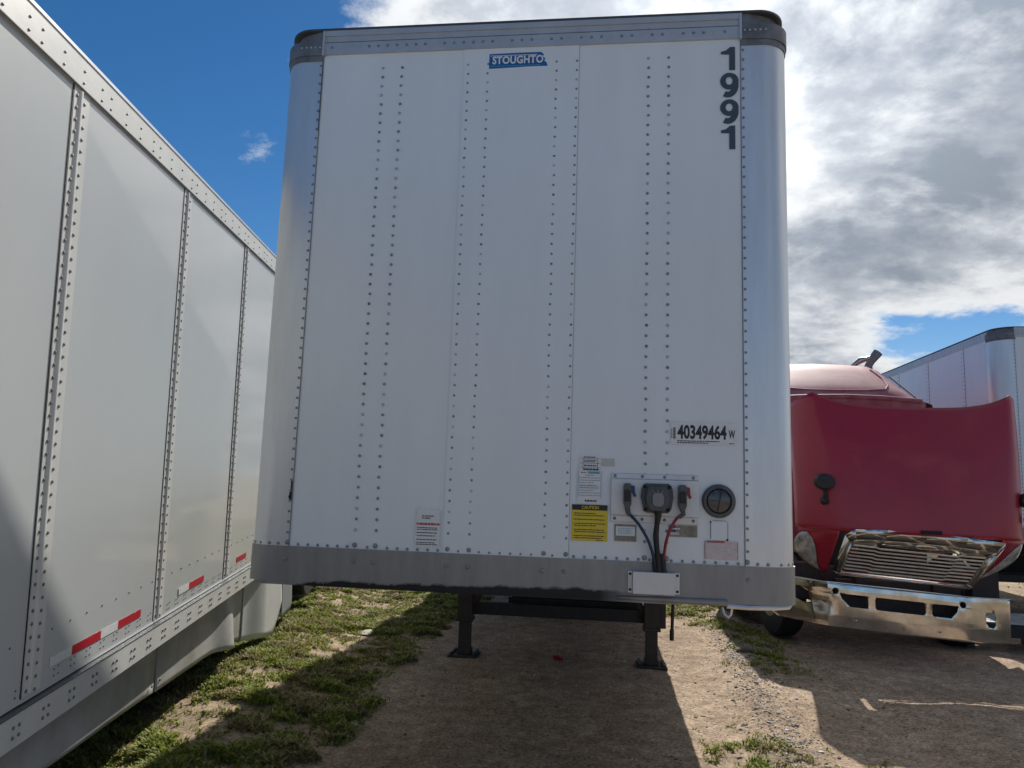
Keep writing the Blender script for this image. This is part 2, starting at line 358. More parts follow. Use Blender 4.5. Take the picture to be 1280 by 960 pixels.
def ground_mat():
    M = bpy.data.materials.new('sandy_dirt'); M.use_nodes = True; t = M.node_tree; b = t.nodes['Principled BSDF']; A = t.nodes.new; K = t.links.new
    b.inputs['Roughness'].default_value = .92; b.inputs['Specular IOR Level'].default_value = .2
    co = A('ShaderNodeTexCoord')
    def nz(s, d=6, r=.65):
        n = A('ShaderNodeTexNoise'); n.inputs['Scale'].default_value = s; n.inputs['Detail'].default_value = d; n.inputs['Roughness'].default_value = r
        K(co.outputs['Object'], n.inputs['Vector']); return n.outputs[0]
    def ramp(src, *st):
        r = A('ShaderNodeValToRGB'); K(src, r.inputs[0]); e = r.color_ramp.elements
        e[0].position, e[0].color = st[0][0], (*st[0][1], 1); e[1].position, e[1].color = st[-1][0], (*st[-1][1], 1)
        for p, c in st[1:-1]: q = e.new(p); q.color = (*c, 1)
        return r.outputs[0]
    def mix(f, a, b2, ty='MIX'):
        m_ = A('ShaderNodeMix'); m_.data_type = 'RGBA'; m_.blend_type = ty
        if isinstance(f, float): m_.inputs[0].default_value = f
        else: K(f, m_.inputs[0])
        K(a, m_.inputs[6]); K(b2, m_.inputs[7]); return m_.outputs[2]
    base = ramp(nz(1.3), (.3, (.305, .220, .150)), (.5, (.405, .305, .218)), (.7, (.49, .385, .285)))
    grit = ramp(nz(42, 7, .85), (.40, (.30, .28, .26)), (.47, (.80, .79, .78)), (.53, (1.04, 1.03, 1.02)), (.60, (1.5, 1.46, 1.4)))
    c = mix(.9, base, grit, 'MULTIPLY')
    c = mix(.55, c, ramp(nz(7, 6, .7), (.42, (.60, .58, .56)), (.58, (1.25, 1.24, 1.22))), 'MULTIPLY')
    vo = A('ShaderNodeTexVoronoi'); vo.inputs['Scale'].default_value = 55; K(co.outputs['Object'], vo.inputs['Vector'])
    spk = A('ShaderNodeMath'); spk.operation = 'LESS_THAN'; K(vo.outputs['Distance'], spk.inputs[0]); spk.inputs[1].default_value = .16
    sel = A('ShaderNodeMath'); sel.operation = 'MULTIPLY'; K(spk.outputs[0], sel.inputs[0])
    sc_ = A('ShaderNodeSeparateColor'); K(vo.outputs['Color'], sc_.inputs[0]); gt = A('ShaderNodeMath'); gt.operation = 'GREATER_THAN'; K(sc_.outputs[0], gt.inputs[0]); gt.inputs[1].default_value = .55
    K(gt.outputs[0], sel.inputs[1])
    c = mix(sel.outputs[0], c, ramp(sc_.outputs[1], (.2, (.10, .085, .07)), (.8, (.5, .46, .40))))
    at_ = A('ShaderNodeAttribute'); at_.attribute_name = 'grass'
    soil = ramp(nz(16), (.3, (.075, .070, .035)), (.5, (.15, .13, .065)), (.72, (.30, .25, .15)))
    gf = A('ShaderNodeMath'); gf.operation = 'MULTIPLY'; K(at_.outputs['Fac'], gf.inputs[0]); gf.inputs[1].default_value = .85
    c = mix(gf.outputs[0], c, soil)
    K(c, b.inputs['Base Color'])
    bp = A('ShaderNodeBump'); bp.inputs['Strength'].default_value = .8; bp.inputs['Distance'].default_value = .015; K(nz(34, 9, .8), bp.inputs['Height'])
    K(bp.outputs[0], b.inputs['Normal'])
    return M
me.materials.append(ground_mat())
g_ = bpy.data.objects.new('ground', me); col.objects.link(g_); g_['kind'] = 'structure'

# ------------------------------------------------------------------ grass and gravel
def leaf_mat(name, stops):
    M = bpy.data.materials.new(name); M.use_nodes = True; t = M.node_tree; b = t.nodes['Principled BSDF']; A = t.nodes.new; K = t.links.new
    gi = A('ShaderNodeNewGeometry'); r = A('ShaderNodeValToRGB'); K(gi.outputs['Random Per Island'], r.inputs[0]); e = r.color_ramp.elements
    e[0].position, e[0].color = stops[0][0], (*stops[0][1], 1); e[1].position, e[1].color = stops[-1][0], (*stops[-1][1], 1)
    for p, c in stops[1:-1]: q = e.new(p); q.color = (*c, 1)
    K(r.outputs[0], b.inputs['Base Color']); b.inputs['Roughness'].default_value = .65; b.inputs['Specular IOR Level'].default_value = .25
    tr = A('ShaderNodeBsdfTranslucent'); K(r.outputs[0], tr.inputs[0]); ms = A('ShaderNodeMixShader'); ms.inputs[0].default_value = .35
    K(b.outputs[0], ms.inputs[1]); K(tr.outputs[0], ms.inputs[2]); K(ms.outputs[0], t.nodes['Material Output'].inputs[0])
    return M
def dry_patches(M):
    t = M.node_tree; A = t.nodes.new; K_ = t.links.new; b = t.nodes['Principled BSDF']
    ge = A('ShaderNodeNewGeometry'); n = A('ShaderNodeTexNoise'); n.inputs['Scale'].default_value = 3.2; n.inputs['Detail'].default_value = 5; K_(ge.outputs['Position'], n.inputs['Vector'])
    mr = A('ShaderNodeMapRange'); K_(n.outputs[0], mr.inputs[0]); mr.inputs[1].default_value = .47; mr.inputs[2].default_value = .60; mr.inputs[4].default_value = .75
    src = b.inputs['Base Color'].links[0].from_socket
    r = A('ShaderNodeValToRGB'); K_(ge.outputs['Random Per Island'], r.inputs[0]); r.color_ramp.elements[0].color = (.13, .09, .05, 1); r.color_ramp.elements[1].color = (.42, .33, .18, 1)
    mx = A('ShaderNodeMix'); mx.data_type = 'RGBA'; K_(mr.outputs[0], mx.inputs[0]); K_(src, mx.inputs[6]); K_(r.outputs[0], mx.inputs[7])
    K_(mx.outputs[2], b.inputs['Base Color'])
    for l in list(t.links):
        if l.to_node.type == 'BSDF_TRANSLUCENT' and l.to_socket.name == 'Color': K_(mx.outputs[2], l.to_socket); break
m_grass = leaf_mat('weed_green', [(0, (.09, .12, .015)), (.35, (.20, .26, .03)), (.70, (.33, .37, .06)), (.86, (.42, .40, .13)), (1, (.50, .41, .22))])
dry_patches(m_grass)
def scatter_grass():
    n = 190000; 
    xs = np.concatenate([rng.uniform(-3.8, -.7, int(n*.62)), rng.uniform(1.1, 3.6, int(n*.16)), rng.uniform(-12, 14, int(n*.22))])
    ys = np.concatenate([.6+9.5*rng.rand(int(n*.62))**1.35, rng.uniform(1.0, 9, int(n*.16)), rng.uniform(9, 28, int(n*.22))])
    mk = grass_mask(xs, ys); cl = fbm(xs, ys, .16, 77, 2)
    keep = rng.rand(len(xs)) < np.clip(mk*(.15+1.6*sm(cl, .35, .7)), 0, 1)
    xs, ys, mk, cl = xs[keep], ys[keep], mk[keep], cl[keep]; gz = ground_z(xs, ys)*sm(-np.abs(ys), -40, -18)
    V = []; Fc = []
    for x, y, z, c_, m_ in zip(xs, ys, gz, cl, mk):
        k = random.randint(3, 6); big = 1+.035*max(0, y-4)
        hgt = (.012+.040*c_*random.random()+.008)*big*(.6+.6*m_)
        for _ in range(k):
            a = random.uniform(0, 6.283); lean = random.uniform(.5, 2.4); ca, sa = math.cos(a), math.sin(a)
            l = hgt*random.uniform(.6, 1.3); w = random.uniform(.003, .009)*big
            bx_, by_ = x+random.uniform(-.02, .02), y+random.uniform(-.02, .02)
            dxx, dyy = ca*l*lean*.5, sa*l*lean*.5; o = len(V)
            V += [(bx_-sa*w*.5, by_+ca*w*.5, z-.004), (bx_+sa*w*.5, by_-ca*w*.5, z-.004),
                  (bx_+dxx*.6+sa*w, by_+dyy*.6-ca*w, z+l*.6), (bx_+dxx*.6-sa*w, by_+dyy*.6+ca*w, z+l*.6), (bx_+dxx*1.3, by_+dyy*1.3, z+l*.85)]
            Fc += [(o, o+1, o+2, o+3), (o+3, o+2, o+4)]
    me = bpy.data.meshes.new('grass'); me.from_pydata(V, [], Fc); me.materials.append(m_grass)
    o = bpy.data.objects.new('grass', me); col.objects.link(o)
    tag(o, 'short green and dry weeds growing beside the trailers', 'grass', kind='stuff')
scatter_grass()
def scatter_gravel():
    mb = MB()
    ico = bmesh.new(); bmesh.ops.create_icosphere(ico, subdivisions=1, radius=1); bv = np.array([v.co[:] for v in ico.verts]); bf = [tuple(v.index for v in f.verts) for f in ico.faces]; ico.free()
    V = []; Fc = []
    pts_ = []
    for i in range(9000):
        if i < 2600:
            y = random.uniform(.6, 7.5); x = random.gauss(1.62+.05*y, .13)
        elif i < 5200: x = random.uniform(-1.6, 2.9); y = .6+6*random.random()**1.3
        else: x = random.uniform(-3.2, 5.5); y = .6+9*random.random()
        s = random.uniform(.0025, .0075)*(2.1 if random.random() < .06 else 1)*(1.3 if i < 2600 else .95)
        pts_.append((x, y, s))
    zs_ = ground_z(np.array([p[0] for p in pts_]), np.array([p[1] for p in pts_]))
    for (x, y, s), z in zip(pts_, zs_):
        z = float(z); a = random.uniform(0, 3.14); ca, sa = math.cos(a), math.sin(a)
        v = bv*(1+.25*rng.randn(len(bv), 1))*np.array([s*random.uniform(.8, 1.7), s, s*random.uniform(.5, .8)])
        o = len(V); V += [(x+p[0]*ca-p[1]*sa, y+p[0]*sa+p[1]*ca, z+p[2]+s*.15) for p in v]; Fc += [tuple(k+o for k in f) for f in bf]
    me = bpy.data.meshes.new('gravel'); me.from_pydata(V, [], Fc)
    M = leaf_mat('gravel_mix', [(0, (.09, .08, .07)), (.4, (.22, .19, .16)), (.85, (.36, .32, .27)), (1, (.62, .59, .54))]); me.materials.append(M)
    M.node_tree.nodes['Mix Shader'].inputs[0].default_value = 0
    o = bpy.data.objects.new('gravel', me); col.objects.link(o)
    tag(o, 'loose gravel and grit strewn over the sandy dirt', 'gravel', kind='stuff')
scatter_gravel()
def rock(name, loc, s, M, label, cat='stone', seed=1, flat=.55):
    bm = bmesh.new(); bmesh.ops.create_icosphere(bm, subdivisions=3, radius=1); r = random.Random(seed)
    ax = [(Vector((r.gauss(0,1), r.gauss(0,1), r.gauss(0,1))).normalized(), r.uniform(.55, .95)) for _ in range(14)]
    for v in bm.verts:
        for d, h in ax:
            q_ = v.co.dot(d)
            if q_ > h: v.co -= d*(q_-h)*.9
        v.co = Vector((v.co.x*s*1.5, v.co.y*s, v.co.z*s*flat))
    me = bpy.data.meshes.new(name); bm.to_mesh(me); bm.free(); me.materials.append(M)
    o = bpy.data.objects.new(name, me); col.objects.link(o); o.location = (loc[0], loc[1], float(ground_z(np.array([loc[0]]), np.array([loc[1]]))[0])+s*flat*.45); o.rotation_euler.z = r.uniform(0, 3)
    return tag(o, label, cat)
rock('flat_stone', (-2.15, 4.85, .035), .095, m_rock, 'flat pale stone lying in the grass near the left trailer skirt', seed=4, flat=.3)
rock('pebble', (.33, 3.05, .012), .018, m_rock, 'small pale pebble on shaded dirt in front of the landing gear', seed=9)
rock('pebble', (-1.25, 1.75, .012), .020, m_rock, 'small white pebble at the edge of the weeds near the front', seed=12)
rock('pebble', (.66, 4.25, .015), .026, m_rock, 'pale pebble left of the right landing gear foot', seed=13)
rock('dirt_clod', (1.98, 5.0, .02), .10, mat('dark_clod', (.16, .13, .10), .95, noise_amt=.3, bump=.8), 'dark clod of dirt on the gravel ridge right of the landing gear', 'dirt clod', seed=15, flat=.35)
mb = MB()
for k in range(5):
    a = k*1.3; mb.add([(.02, 4.1, .02), (.02+.05*math.cos(a), 4.1+.05*math.sin(a), .012), (.02+.055*math.cos(a+.7), 4.1+.05*math.sin(a+.7), .04+.012*k), (.02+.01, 4.1+.01, .05)], [(0, 1, 2, 3)], m_litter)
o = mb.build('plastic_scrap', solid=.003); tag(o, 'crumpled red plastic scrap on the shaded dirt under the trailer', 'litter')

# ------------------------------------------------------------------ trailers
HW = 1.30
def corner_path(sgn, xs, rad, y_end, n=10):
    """plan path from the front seam round the corner to y_end"""
    p = [(sgn*xs, 0), (sgn*(HW-rad), 0)]
    for k in range(1, n+1):
        t = math.pi/2*k/n; p.append((sgn*(HW-rad+rad*math.sin(t)), rad-rad*math.cos(t)))
    p.append((sgn*HW, y_end)); return p
def wall_strip(mb, path, z0, z1, M, off=0.0, nz=1, cap=True):
    """vertical strip following a plan path, pushed outward by off, thin but solid (8 mm)"""
    out = []; n = len(path)
    for i, (x, y) in enumerate(path):
        ax, ay = path[max(i-1, 0)]; bx, by = path[min(i+1, n-1)]
        tx, ty = bx-ax, by-ay; l = math.hypot(tx, ty); nx_, ny_ = ty/l, -tx/l
        if ny_ > 0 or (abs(ny_) < 1e-6 and nx_*x < 0): nx_, ny_ = -nx_, -ny_
        out.append((x, y, nx_, ny_))
    A = [(x+a*off, y+b*off) for x, y, a, b in out]; B = [(x-a*.008, y-b*.008) for x, y, a, b in out]
    prof = [(p, z0) for p in A]
    vs = []; 
    for ring, z in ((A, z0), (A, z1), (B, z1), (B, z0)):
        vs += [(x, y, z) for x, y in ring]
    fs = [(r*n+i, r*n+i+1, ((r+1) % 4)*n+i+1, ((r+1) % 4)*n+i) for r in range(4) for i in range(n-1)]
    fs += [(0, n, 2*n, 3*n), (n-1, 2*n-1, 3*n-1, 4*n-1)]
    mb.add(vs, fs, M)

def build_trailer(root, rad, length, seams, cols, detail, side_left_posts, mwall, yl=4.15):
    T = root
    ZB, ZT, ZR, ZL = 1.379, 3.928, 4.058, 1.20
    # front sheets, lapped over one another
    mb = MB()
    sx = [-1.075]+seams+[1.066]
    for i in range(len(sx)-1):
        y = -.0015*((i*2) % 3)
        mb.box(sx[i]-(.012 if i else 0), sx[i+1], y-.002 if i % 2 else y, .006+y, ZB-.01, ZT+.01, mwall)
    for s_ in seams:
        mb.box(s_-.0022+.0, s_+.0012, -.0042, -.003, ZB, ZT, m_seal_shade)
    fr = -.0035
    for x in cols:
        z = ZT-.085
        while z > ZB+.09: mb.rivet((x+random.uniform(-.0015, .0015), fr, z), (0, -1, 0), .0075, random.choices(m_rivets, (6, 1, 3))[0]); z -= .0505
        if detail: mb.rivet((x, fr, ZB+.018), (0, -1, 0), .0125, m_rivet, .010)
    for sx_, z0 in ((-1.087, 0), (1.078, 0)):
        z = ZT-.06
        while z > ZB+.05: mb.rivet((sx_, -.006, z), (0, -1, 0), .0065, m_rivet); z -= .0505
    x = -1.03
    while x < 1.05:
        if min(abs(x-c_) for c_ in cols) > .02: mb.rivet((x, fr, ZB+.010), (0, -1, 0), .0072, m_rivet)
        x += .0492
    if detail:
        mb.box(-1.0795, -1.0765, -.0052, -.0045, 3.50, ZT, m_seal_shade)  # black strip paints the shadowy upper stretch of the left seam
        for x0, x1, z0, z1 in ((-1.092, -1.078, 1.60, 1.635), (-1.087, -1.079, 1.635, 1.69), (-1.095, -1.086, 1.61, 1.62)): mb.box(x0, x1, -.0055, -.0045, z0, z1, m_seal_shade)
    mb.build('front_wall', T, smooth=True)
    # corner panels
    for sg, xs in ((-1, 1.075), (1, 1.066)):
        mb = MB(); wall_strip(mb, corner_path(sg, xs, rad, .30), ZB-.008, ZT+.01, m_alu, .003)
        mb.box(sg*xs-.003 if sg < 0 else xs-.002, sg*xs+.002 if sg < 0 else xs+.003, -.0045, -.002, ZB, ZT, m_plast2)
        for k, dx_ in enumerate((.055, .10)):
            mb.rivet((sg*(xs+dx_), -.003, ZB+.011), (0, -1, 0), .0085, m_rivet)
        mb.rivet((sg*(xs+.01), -.004, ZB+.018), (0, -1, 0), .0125, m_rivet, .010)
        for k in range(4):
            t = R(25+20*k); mb.rivet((sg*(HW-rad+(rad+.003)*math.sin(t)), rad-(rad+.003)*math.cos(t), ZB+.011), (sg*math.sin(t), -math.cos(t), 0), .007, m_rivet)
        mb.build('corner_panel', T, smooth=True)
    # side walls
    for sg in (-1, 1):
        mb = MB(); mb.box(sg*HW-.004, sg*HW+.004, .29, length, ZB-.01, ZT+.01, mwall)
        if (sg < 0 and side_left_posts) or (sg > 0 and detail):
            y = .95
            while y < length-.3:
                for o_ in (0, .055):
                    z = ZT-.06
                    while z > ZB+.05: mb.rivet((sg*(HW+.004), y+o_, z), (sg, 0, 0), .008, m_rivet); z -= .06
                mb.box(min(sg*(HW+.003), sg*(HW+.006)), max(sg*(HW+.003), sg*(HW+.006)), y-.024, y-.018, ZB, ZT, m_seal_shade)
                y += 1.22
        mb.build('side_wall', T)
    # bottom rail, wrapped round both corners, with a rolled lip
    mb = MB()
    path = [(x, y) for x, y in corner_path(-1, 1.0, rad, length)][::-1]+corner_path(1, 1.0, rad, length)
    wall_strip(mb, path, ZL+.012, ZB, m_botrail, .010)
    lip = [(x, y) for x, y in path if y < .4]
    mb.box(-1.22, .765, -.012, .02, ZL-.002, ZL+.014, m_botrail)
    if detail:
        lp = [(x, -.013-.0*x, ZL+.017) for x in (.50, .7, .9, .985)]
        mb.tube(lp, [.009, .013, .015, .015], m_botrail, 12)
        mb.tube([(.985, -.002, ZL+.003), (1.08, .0, ZL), (1.19, .003, ZL+.003), (1.26, .04, ZL+.005), (1.295, .14, ZL+.008)], .012, m_alu, 8)
        mb.tube([(.965, 0, ZL-.005), (.975, 0, ZL-.035), (.99, 0, ZL-.047), (1.003, 0, ZL-.035), (1.008, 0, ZL-.005)], .006, m_alu, 8)
        for x in (-1.087, -.748, -.65, -.297, -.194, .156, .256, 1.078): mb.rivet((x, -.0105, 1.319), (0, -1, 0), .0105, m_rivet, .008)
    mb.build('bottom_rail', T, smooth=True)
    # top rail
    mb = MB(); mb.box(-1.075, 1.066, -.012, .03, ZT, ZR-.030, m_toprail); mb.box(-1.075, 1.066, -.020, .03, ZR-.032, ZR, m_toprail)
    mb.box(-1.075, 1.066, -.0145, -.012, ZT+.064, ZT+.0655, m_plast)
    x = -1.03
    while x < 1.04: mb.rivet((x, -.012, ZT+.036), (0, -1, 0), .0085, m_rivet if random.random() < .75 else m_toprail); x += .0505
    for c_ in cols: mb.rivet((c_, -.012, ZT+.076), (0, -1, 0), .007, m_toprail)
    mb.build('top_rail', T, smooth=True)
    mb = MB()
    for sg in (-1, 1): mb.box(min(sg*(HW-.02), sg*(HW+.012)), max(sg*(HW-.02), sg*(HW+.012)), .25, length, ZT, ZR-.02, m_toprail)
    if side_left_posts:
        y = .4
        while y < length:
            for z in (ZT+.03, ZT+.075): mb.rivet((-HW-.012, y, z), (-1, 0, 0), .008, m_rivet)
            y += .1
    mb.build('side_top_rail', T)
    for sg, xs in ((-1, 1.075), (1, 1.066)):
        mb = MB(); wall_strip(mb, corner_path(sg, xs, rad, .28), ZT-.005, ZT+.075, m_cap, .014)
        wall_strip(mb, corner_path(sg, xs, rad, .28), ZT-.035, ZT+.03, m_cap, .008)
        p = corner_path(sg, xs, rad+.05, .28); p = [(x-sg*.02*(i > 0), y+.01*(i > 1)) for i, (x, y) in enumerate(p)]
        wall_strip(mb, p, ZT+.07, ZR+.005, m_cap, .012)
        for k in range(5): mb.rivet((sg*(xs+.02+.025*k), -.0145, ZT+.04), (0, -1, 0), .006, m_toprail)
        mb.box(sg*(xs-.001)-.006, sg*(xs-.001)+.006, -.0235, .0, ZT-.01, ZR-.004, m_toprail)
        mb.build('corner_cap', T, smooth=True)
    mb = MB(); pts = [(x, y) for x, y in corner_path(-1, .9, rad+.02, length)][::-1]+corner_path(1, .9, rad+.02, length)
    n = len(pts); pts = [(x*.995, y-.022) for x, y in pts]
    mb.add([(x, y, ZR-.002) for x, y in pts]+[(x, y, ZR+.010) for x, y in pts], [tuple(range(n)), tuple(range(n, 2*n))]+[(i, (i+1) % n, (i+1) % n+n, i+n) for i in range(n)], mat('roof_sheet', (.07, .075, .08), .5, metal=.2))
    mb.build('roof', T)
    # floor, rear
    mb = MB(); mb.box(-1.28, 1.28, rad+.02, length-.01, ZL+.03, ZL+.16, m_under)
    y = .3
    while y < length-.2: mb.box(-1.26, 1.26, y, y+.06, ZL-.03+.04, ZL+.03, m_under); y += .31
    mb.build('floor', T)
    mb = MB(); mb.box(-1.28, -.004, length-.02, length+.02, ZL+.05, ZR-.05, mwall); mb.box(.004, 1.28, length-.02, length+.02, ZL+.05, ZR-.05, mwall); mb.build('rear_door', T)
    # landing gear
    for sg in (-1, 1):
        mb = MB(); xc = sg*.925
        mb.box(xc-.075, xc+.075, yl-.075, yl+.075, .36, ZL+.03, m_leg)
        mb.box(xc-.058, xc+.058, yl-.058, yl+.058, .06, .37, m_leg)
        mb.box(xc-.085, xc+.085, yl-.085, yl+.085, .34, .372, m_leg)
        mb.bar((xc, yl+.05, .6), (xc, yl+.75, ZL+.02), .05, .05, m_leg)
        if sg > 0: mb.box(xc+.075, xc+.135, yl-.06, yl+.06, .37, .95, m_leg)
        lg = mb.build('landing_leg', T, bevel=.006)
        mb = MB(); mb.box(xc-.15, xc+.15, yl-.13, yl+.13, .0, .022, m_leg)
        mb.box(xc-.13, xc-.10, yl-.12, yl+.12, .022, .045, m_leg); mb.box(xc+.10, xc+.13, yl-.12, yl+.12, .022, .045, m_leg)
        mb.box(xc-.07, xc+.07, yl-.07, yl+.07, .022, .075, m_leg)
        mb.build('foot', lg, bevel=.006)
    mb = MB(); mb.box(-.86, .86, yl+.02, yl+.09, .40, .52, m_under)
    mb.box(-.52, .84, yl+.50, yl+.53, .50, ZL+.03, m_dark)  # near-black sheet added to darken the space behind the legs
    mb.box(-.55, .86, yl+.46, yl+.50, .46, .52, m_under)
    for sg in (-1, 1):
        mb.bar((sg*.85, yl+.05, .47), (sg*.50, yl+.05, ZL+.04), .045, .045, m_leg)
        mb.bar((sg*.85, yl-.02, .52), (sg*.66, yl-.02, .80), .03, .05, m_leg)
    mb.tube([(-.9, yl-.02, .86), (1.1, yl-.02, .86)], .018, m_leg)
    mb.build('leg_brace_shade_sheet', T)
    if detail:
        mb = MB(); mb.tube([(1.0, yl-.02, .86), (1.13, yl-.02, .86), (1.145, yl-.02, .82), (1.13, yl-.02, .60), (1.12, yl-.02, .30)], .016, m_leg, 10)
        mb.tube([(1.12, yl-.02, .36), (1.119, yl-.02, .26)], .022, m_black, 10)
        mb.build('crank_handle', T, smooth=True)
    # rear bogie
    wy = [length-1.6, length-2.85]
    mb = MB()
    for sg in (-1, 1): mb.box(sg*.5-.06, sg*.5+.06, length-3.9, length-.5, .85, ZL+.03, m_under)
    for y in wy: mb.tube([(-1.0, y, .52), (1.0, y, .52)], .065, m_under, 12)
    mb.build('bogie_frame', T)
    for y in wy:
        for sg in (-1, 1): wheel(T, sg*1.08, y, .51, .27, sg)
def wheel(parent, x, y, r, w, sg, steer=0):
    mb = MB(); h = w/2
    prof = [(r*.58, -h), (r*.80, -h), (r*.95, -h*.92), (r, -h*.72), (r, h*.72), (r*.95, h*.92), (r*.80, h), (r*.58, h)]
    mb.lathe((0, 0, 0), prof, m_black, 'x', 36)
    o = mb.build('wheel', parent, smooth=True); o.location = (x, y, r); o.rotation_euler.z = steer
    mb = MB(); s_ = sg*h
    mb.lathe((0, 0, 0), [(r*.56, s_*1.02), (r*.50, s_*.85), (r*.30, s_*.65), (r*.22, s_*1.0), (r*.05, s_*1.1)], m_rim, 'x', 28); mb.build('rim', o, smooth=True)

COLS = [-.748, -.646, -.295, -.192, .160, .262, .620, .720]
T = thing('semi_trailer', (0, 0, 0), 'white box semi-trailer seen nose on, marked 1991 and 40349464W, standing on its landing legs', 'semi-trailer', 'box semi-trailers parked in the yard')
build_trailer(T, .13, 13.6, [-.306, .274], COLS, True, True, m_white)

# -- things fixed to the nose of the middle trailer
Y0 = -.0045
def sticker(name, x0, x1, z0, z1, M, label, fn=None, rot=0, poly=None):
    mb = MB()
    if poly: mb.prism(poly, Y0-.0012, Y0, M)
    else: mb.box(x0, x1, Y0-.0012, Y0, z0, z1, M)
    if fn: fn(mb, Y0-.0016)
    return mb.build(name, T, label=label)
def f_caution(mb, y):
    mb.box(.287, .450, y-.0002, y, 1.602, 1.627, m_ink)
    put_text(mb, 'CAUTION', .332, 1.607, .078, .015, y-.0008, m_yellow, bold=.02)
    z = 1.592
    for i, rws in enumerate((2, 1, 2, 2, 2)):
        scribble(mb, .298, .440, z-.0095*rws, z, y, m_ink, rws, seed=i, fill=.42); mb.box(.292, .2945, y-.0003, y, z-.006, z-.003, m_ink); z -= .0095*rws+.009
    scribble(mb, .40, .444, 1.464, 1.470, y, m_ink, 1, seed=9)
sticker('caution_sticker', .286, .451, 1.462, 1.627, m_yellow, 'yellow sticker with black CAUTION heading', f_caution)
def f_num(mb, y):
    put_text(mb, '40349464', .766, 1.942, .222, .068, y-.0008, m_ink, bold=.032)
    put_text(mb, 'W', .997, 1.950, .029, .038, y-.0008, m_ink, bold=.025)
    mb.box(.747, .758, y-.0003, y, 1.943, 1.996, m_ink); scribble(mb, .7375, .7435, 1.945, 1.99, y, m_ink, 7, seed=4)
    for k in range(8): mb.box(.747, .758, y-.0006, y-.0003, 1.945+.0065*k, 1.9465+.0065*k, m_paper)
    scribble(mb, .765, .965, 1.922, 1.938, y, m_ink, 2, seed=3, fill=.55); scribble(mb, 1.0, 1.024, 1.923, 1.930, y, m_ink, 1, seed=5)
sticker('number_plate_sticker', .735, 1.036, 1.917, 2.022, m_paper, 'white sticker printed 40349464W in tall black figures', f_num)
# 1991, each figure its own vinyl decal
D1 = [(.0, .70), (.0, .80), (.30, .86), (.52, 1.0), (.80, 1.0), (.80, 0), (.47, 0), (.47, .68)]
def digit9(x0, z0, w, h):
    """bold 9: outer shape with bowl hole, as quads between outline loops"""
    def ell(cx, cz, rx, rz, a0, a1, n): return [(cx+rx*math.cos(R(a0+(a1-a0)*k/n)), cz+rz*math.sin(R(a0+(a1-a0)*k/n))) for k in range(n+1)]
    o_ = ell(.5, .66, .5, .34, 0, 360, 28); i_ = ell(.49, .67, .19, .16, 0, 360, 28)
    quads = []
    for k in range(28): quads.append([o_[k], o_[k+1], i_[k+1], i_[k]])
    # tail sweeping down the right side to the lower left
    oo = ell(.42, .5, .58, .5, 20, -118, 16); ii = ell(.42, .5, .23, .27, 20, -118, 16)
    oo = [(min(x, 1.0), z) for x, z in oo]
    for k in range(16): quads.append([oo[k], oo[k+1], ii[k+1], ii[k]])
    return [[(x0+x*w, z0+z*h) for x, z in q_] for q_ in quads]
def poly_sheet(mb, polys, y, M):
    for j, p in enumerate(polys):
        mb.add([(x, y, z) for x, z in p], [tuple(range(len(p)))], M)
for i, (ch, x0, z0, z1) in enumerate((('1', .972, 3.764, 3.886), ('9', .968, 3.621, 3.750), ('9', .967, 3.484, 3.611), ('1', .970, 3.353, 3.474))):
    mb = MB()
    if ch == '1': mb.prism([(x0+a*.085, z0+b*(z1-z0)) for a, b in D1], Y0-.001, Y0, m_num)
    else:
        q9 = digit9(x0, z0, .088, z1-z0); poly_sheet(mb, q9[:28], Y0-.0010, m_num); poly_sheet(mb, q9[28:], Y0-.0006, m_num)
    mb.build('number_decal', T, label='dark vinyl figure %s, number %s from the top of the column 1991' % (ch, ('one', 'two', 'three', 'four')[i]))
def f_st(mb, y):
    put_text(mb, 'STOUGHTO', -.170, 3.838, .262, .044, y-.0018, m_paper, bold=.035, spacing=1.05)
    put_text(mb, 'STOUGHTO', -.170, 3.838, .262, .044, y-.0022, m_bluest, bold=-.012, spacing=1.05) if False else None
    put_text(mb, 'STOUGHTO', -.1685, 3.8405, .259, .039, y-.0026, m_bluest, bold=.0, spacing=1.05) if False else None
    mb.box(-.181, .06, y-.0003, y, 3.884, 3.888, m_wtape); mb.box(-.181, .075, y-.0003, y, 3.827, 3.830, m_lblue)
sticker('name_sticker', 0, 0, 0, 0, m_bluest, 'torn blue sticker reading STOUGHTO in white', f_st,
        poly=[(-.187, 3.897), (-.187, 3.816), (.030, 3.822), (.114, 3.822), (.108, 3.842), (.096, 3.850), (.102, 3.862), (.088, 3.875), (.094, 3.885), (.080, 3.899), (-.05, 3.899)])
def f_s1(mb, y):
    scribble(mb, .335, .395, 1.843, 1.851, y, m_ink, 1, seed=1); mb.box(.332, .334, y-.0003, y, 1.793, 1.842, m_dinknavy); mb.box(.400, .402, y-.0003, y, 1.793, 1.842, m_dinknavy)
    for z in (1.84, 1.818, 1.798): mb.box(.318, .414, y-.0003, y, z, z+.0015, m_dinknavy)
    scribble(mb, .338, .396, 1.822, 1.836, y, m_ink, 2, seed=2); scribble(mb, .338, .396, 1.802, 1.814, y, m_dinknavy, 1, seed=6); scribble(mb, .335, .41, 1.786, 1.795, y, m_ink, 1, seed=3, fill=.8)
sticker('inspection_label', .316, .416, 1.785, 1.852, m_paper, 'small white inspection label with dark table lines', f_s1)
sticker('blank_label', .423, .480, 1.808, 1.842, m_paper2, 'small blank grey label')
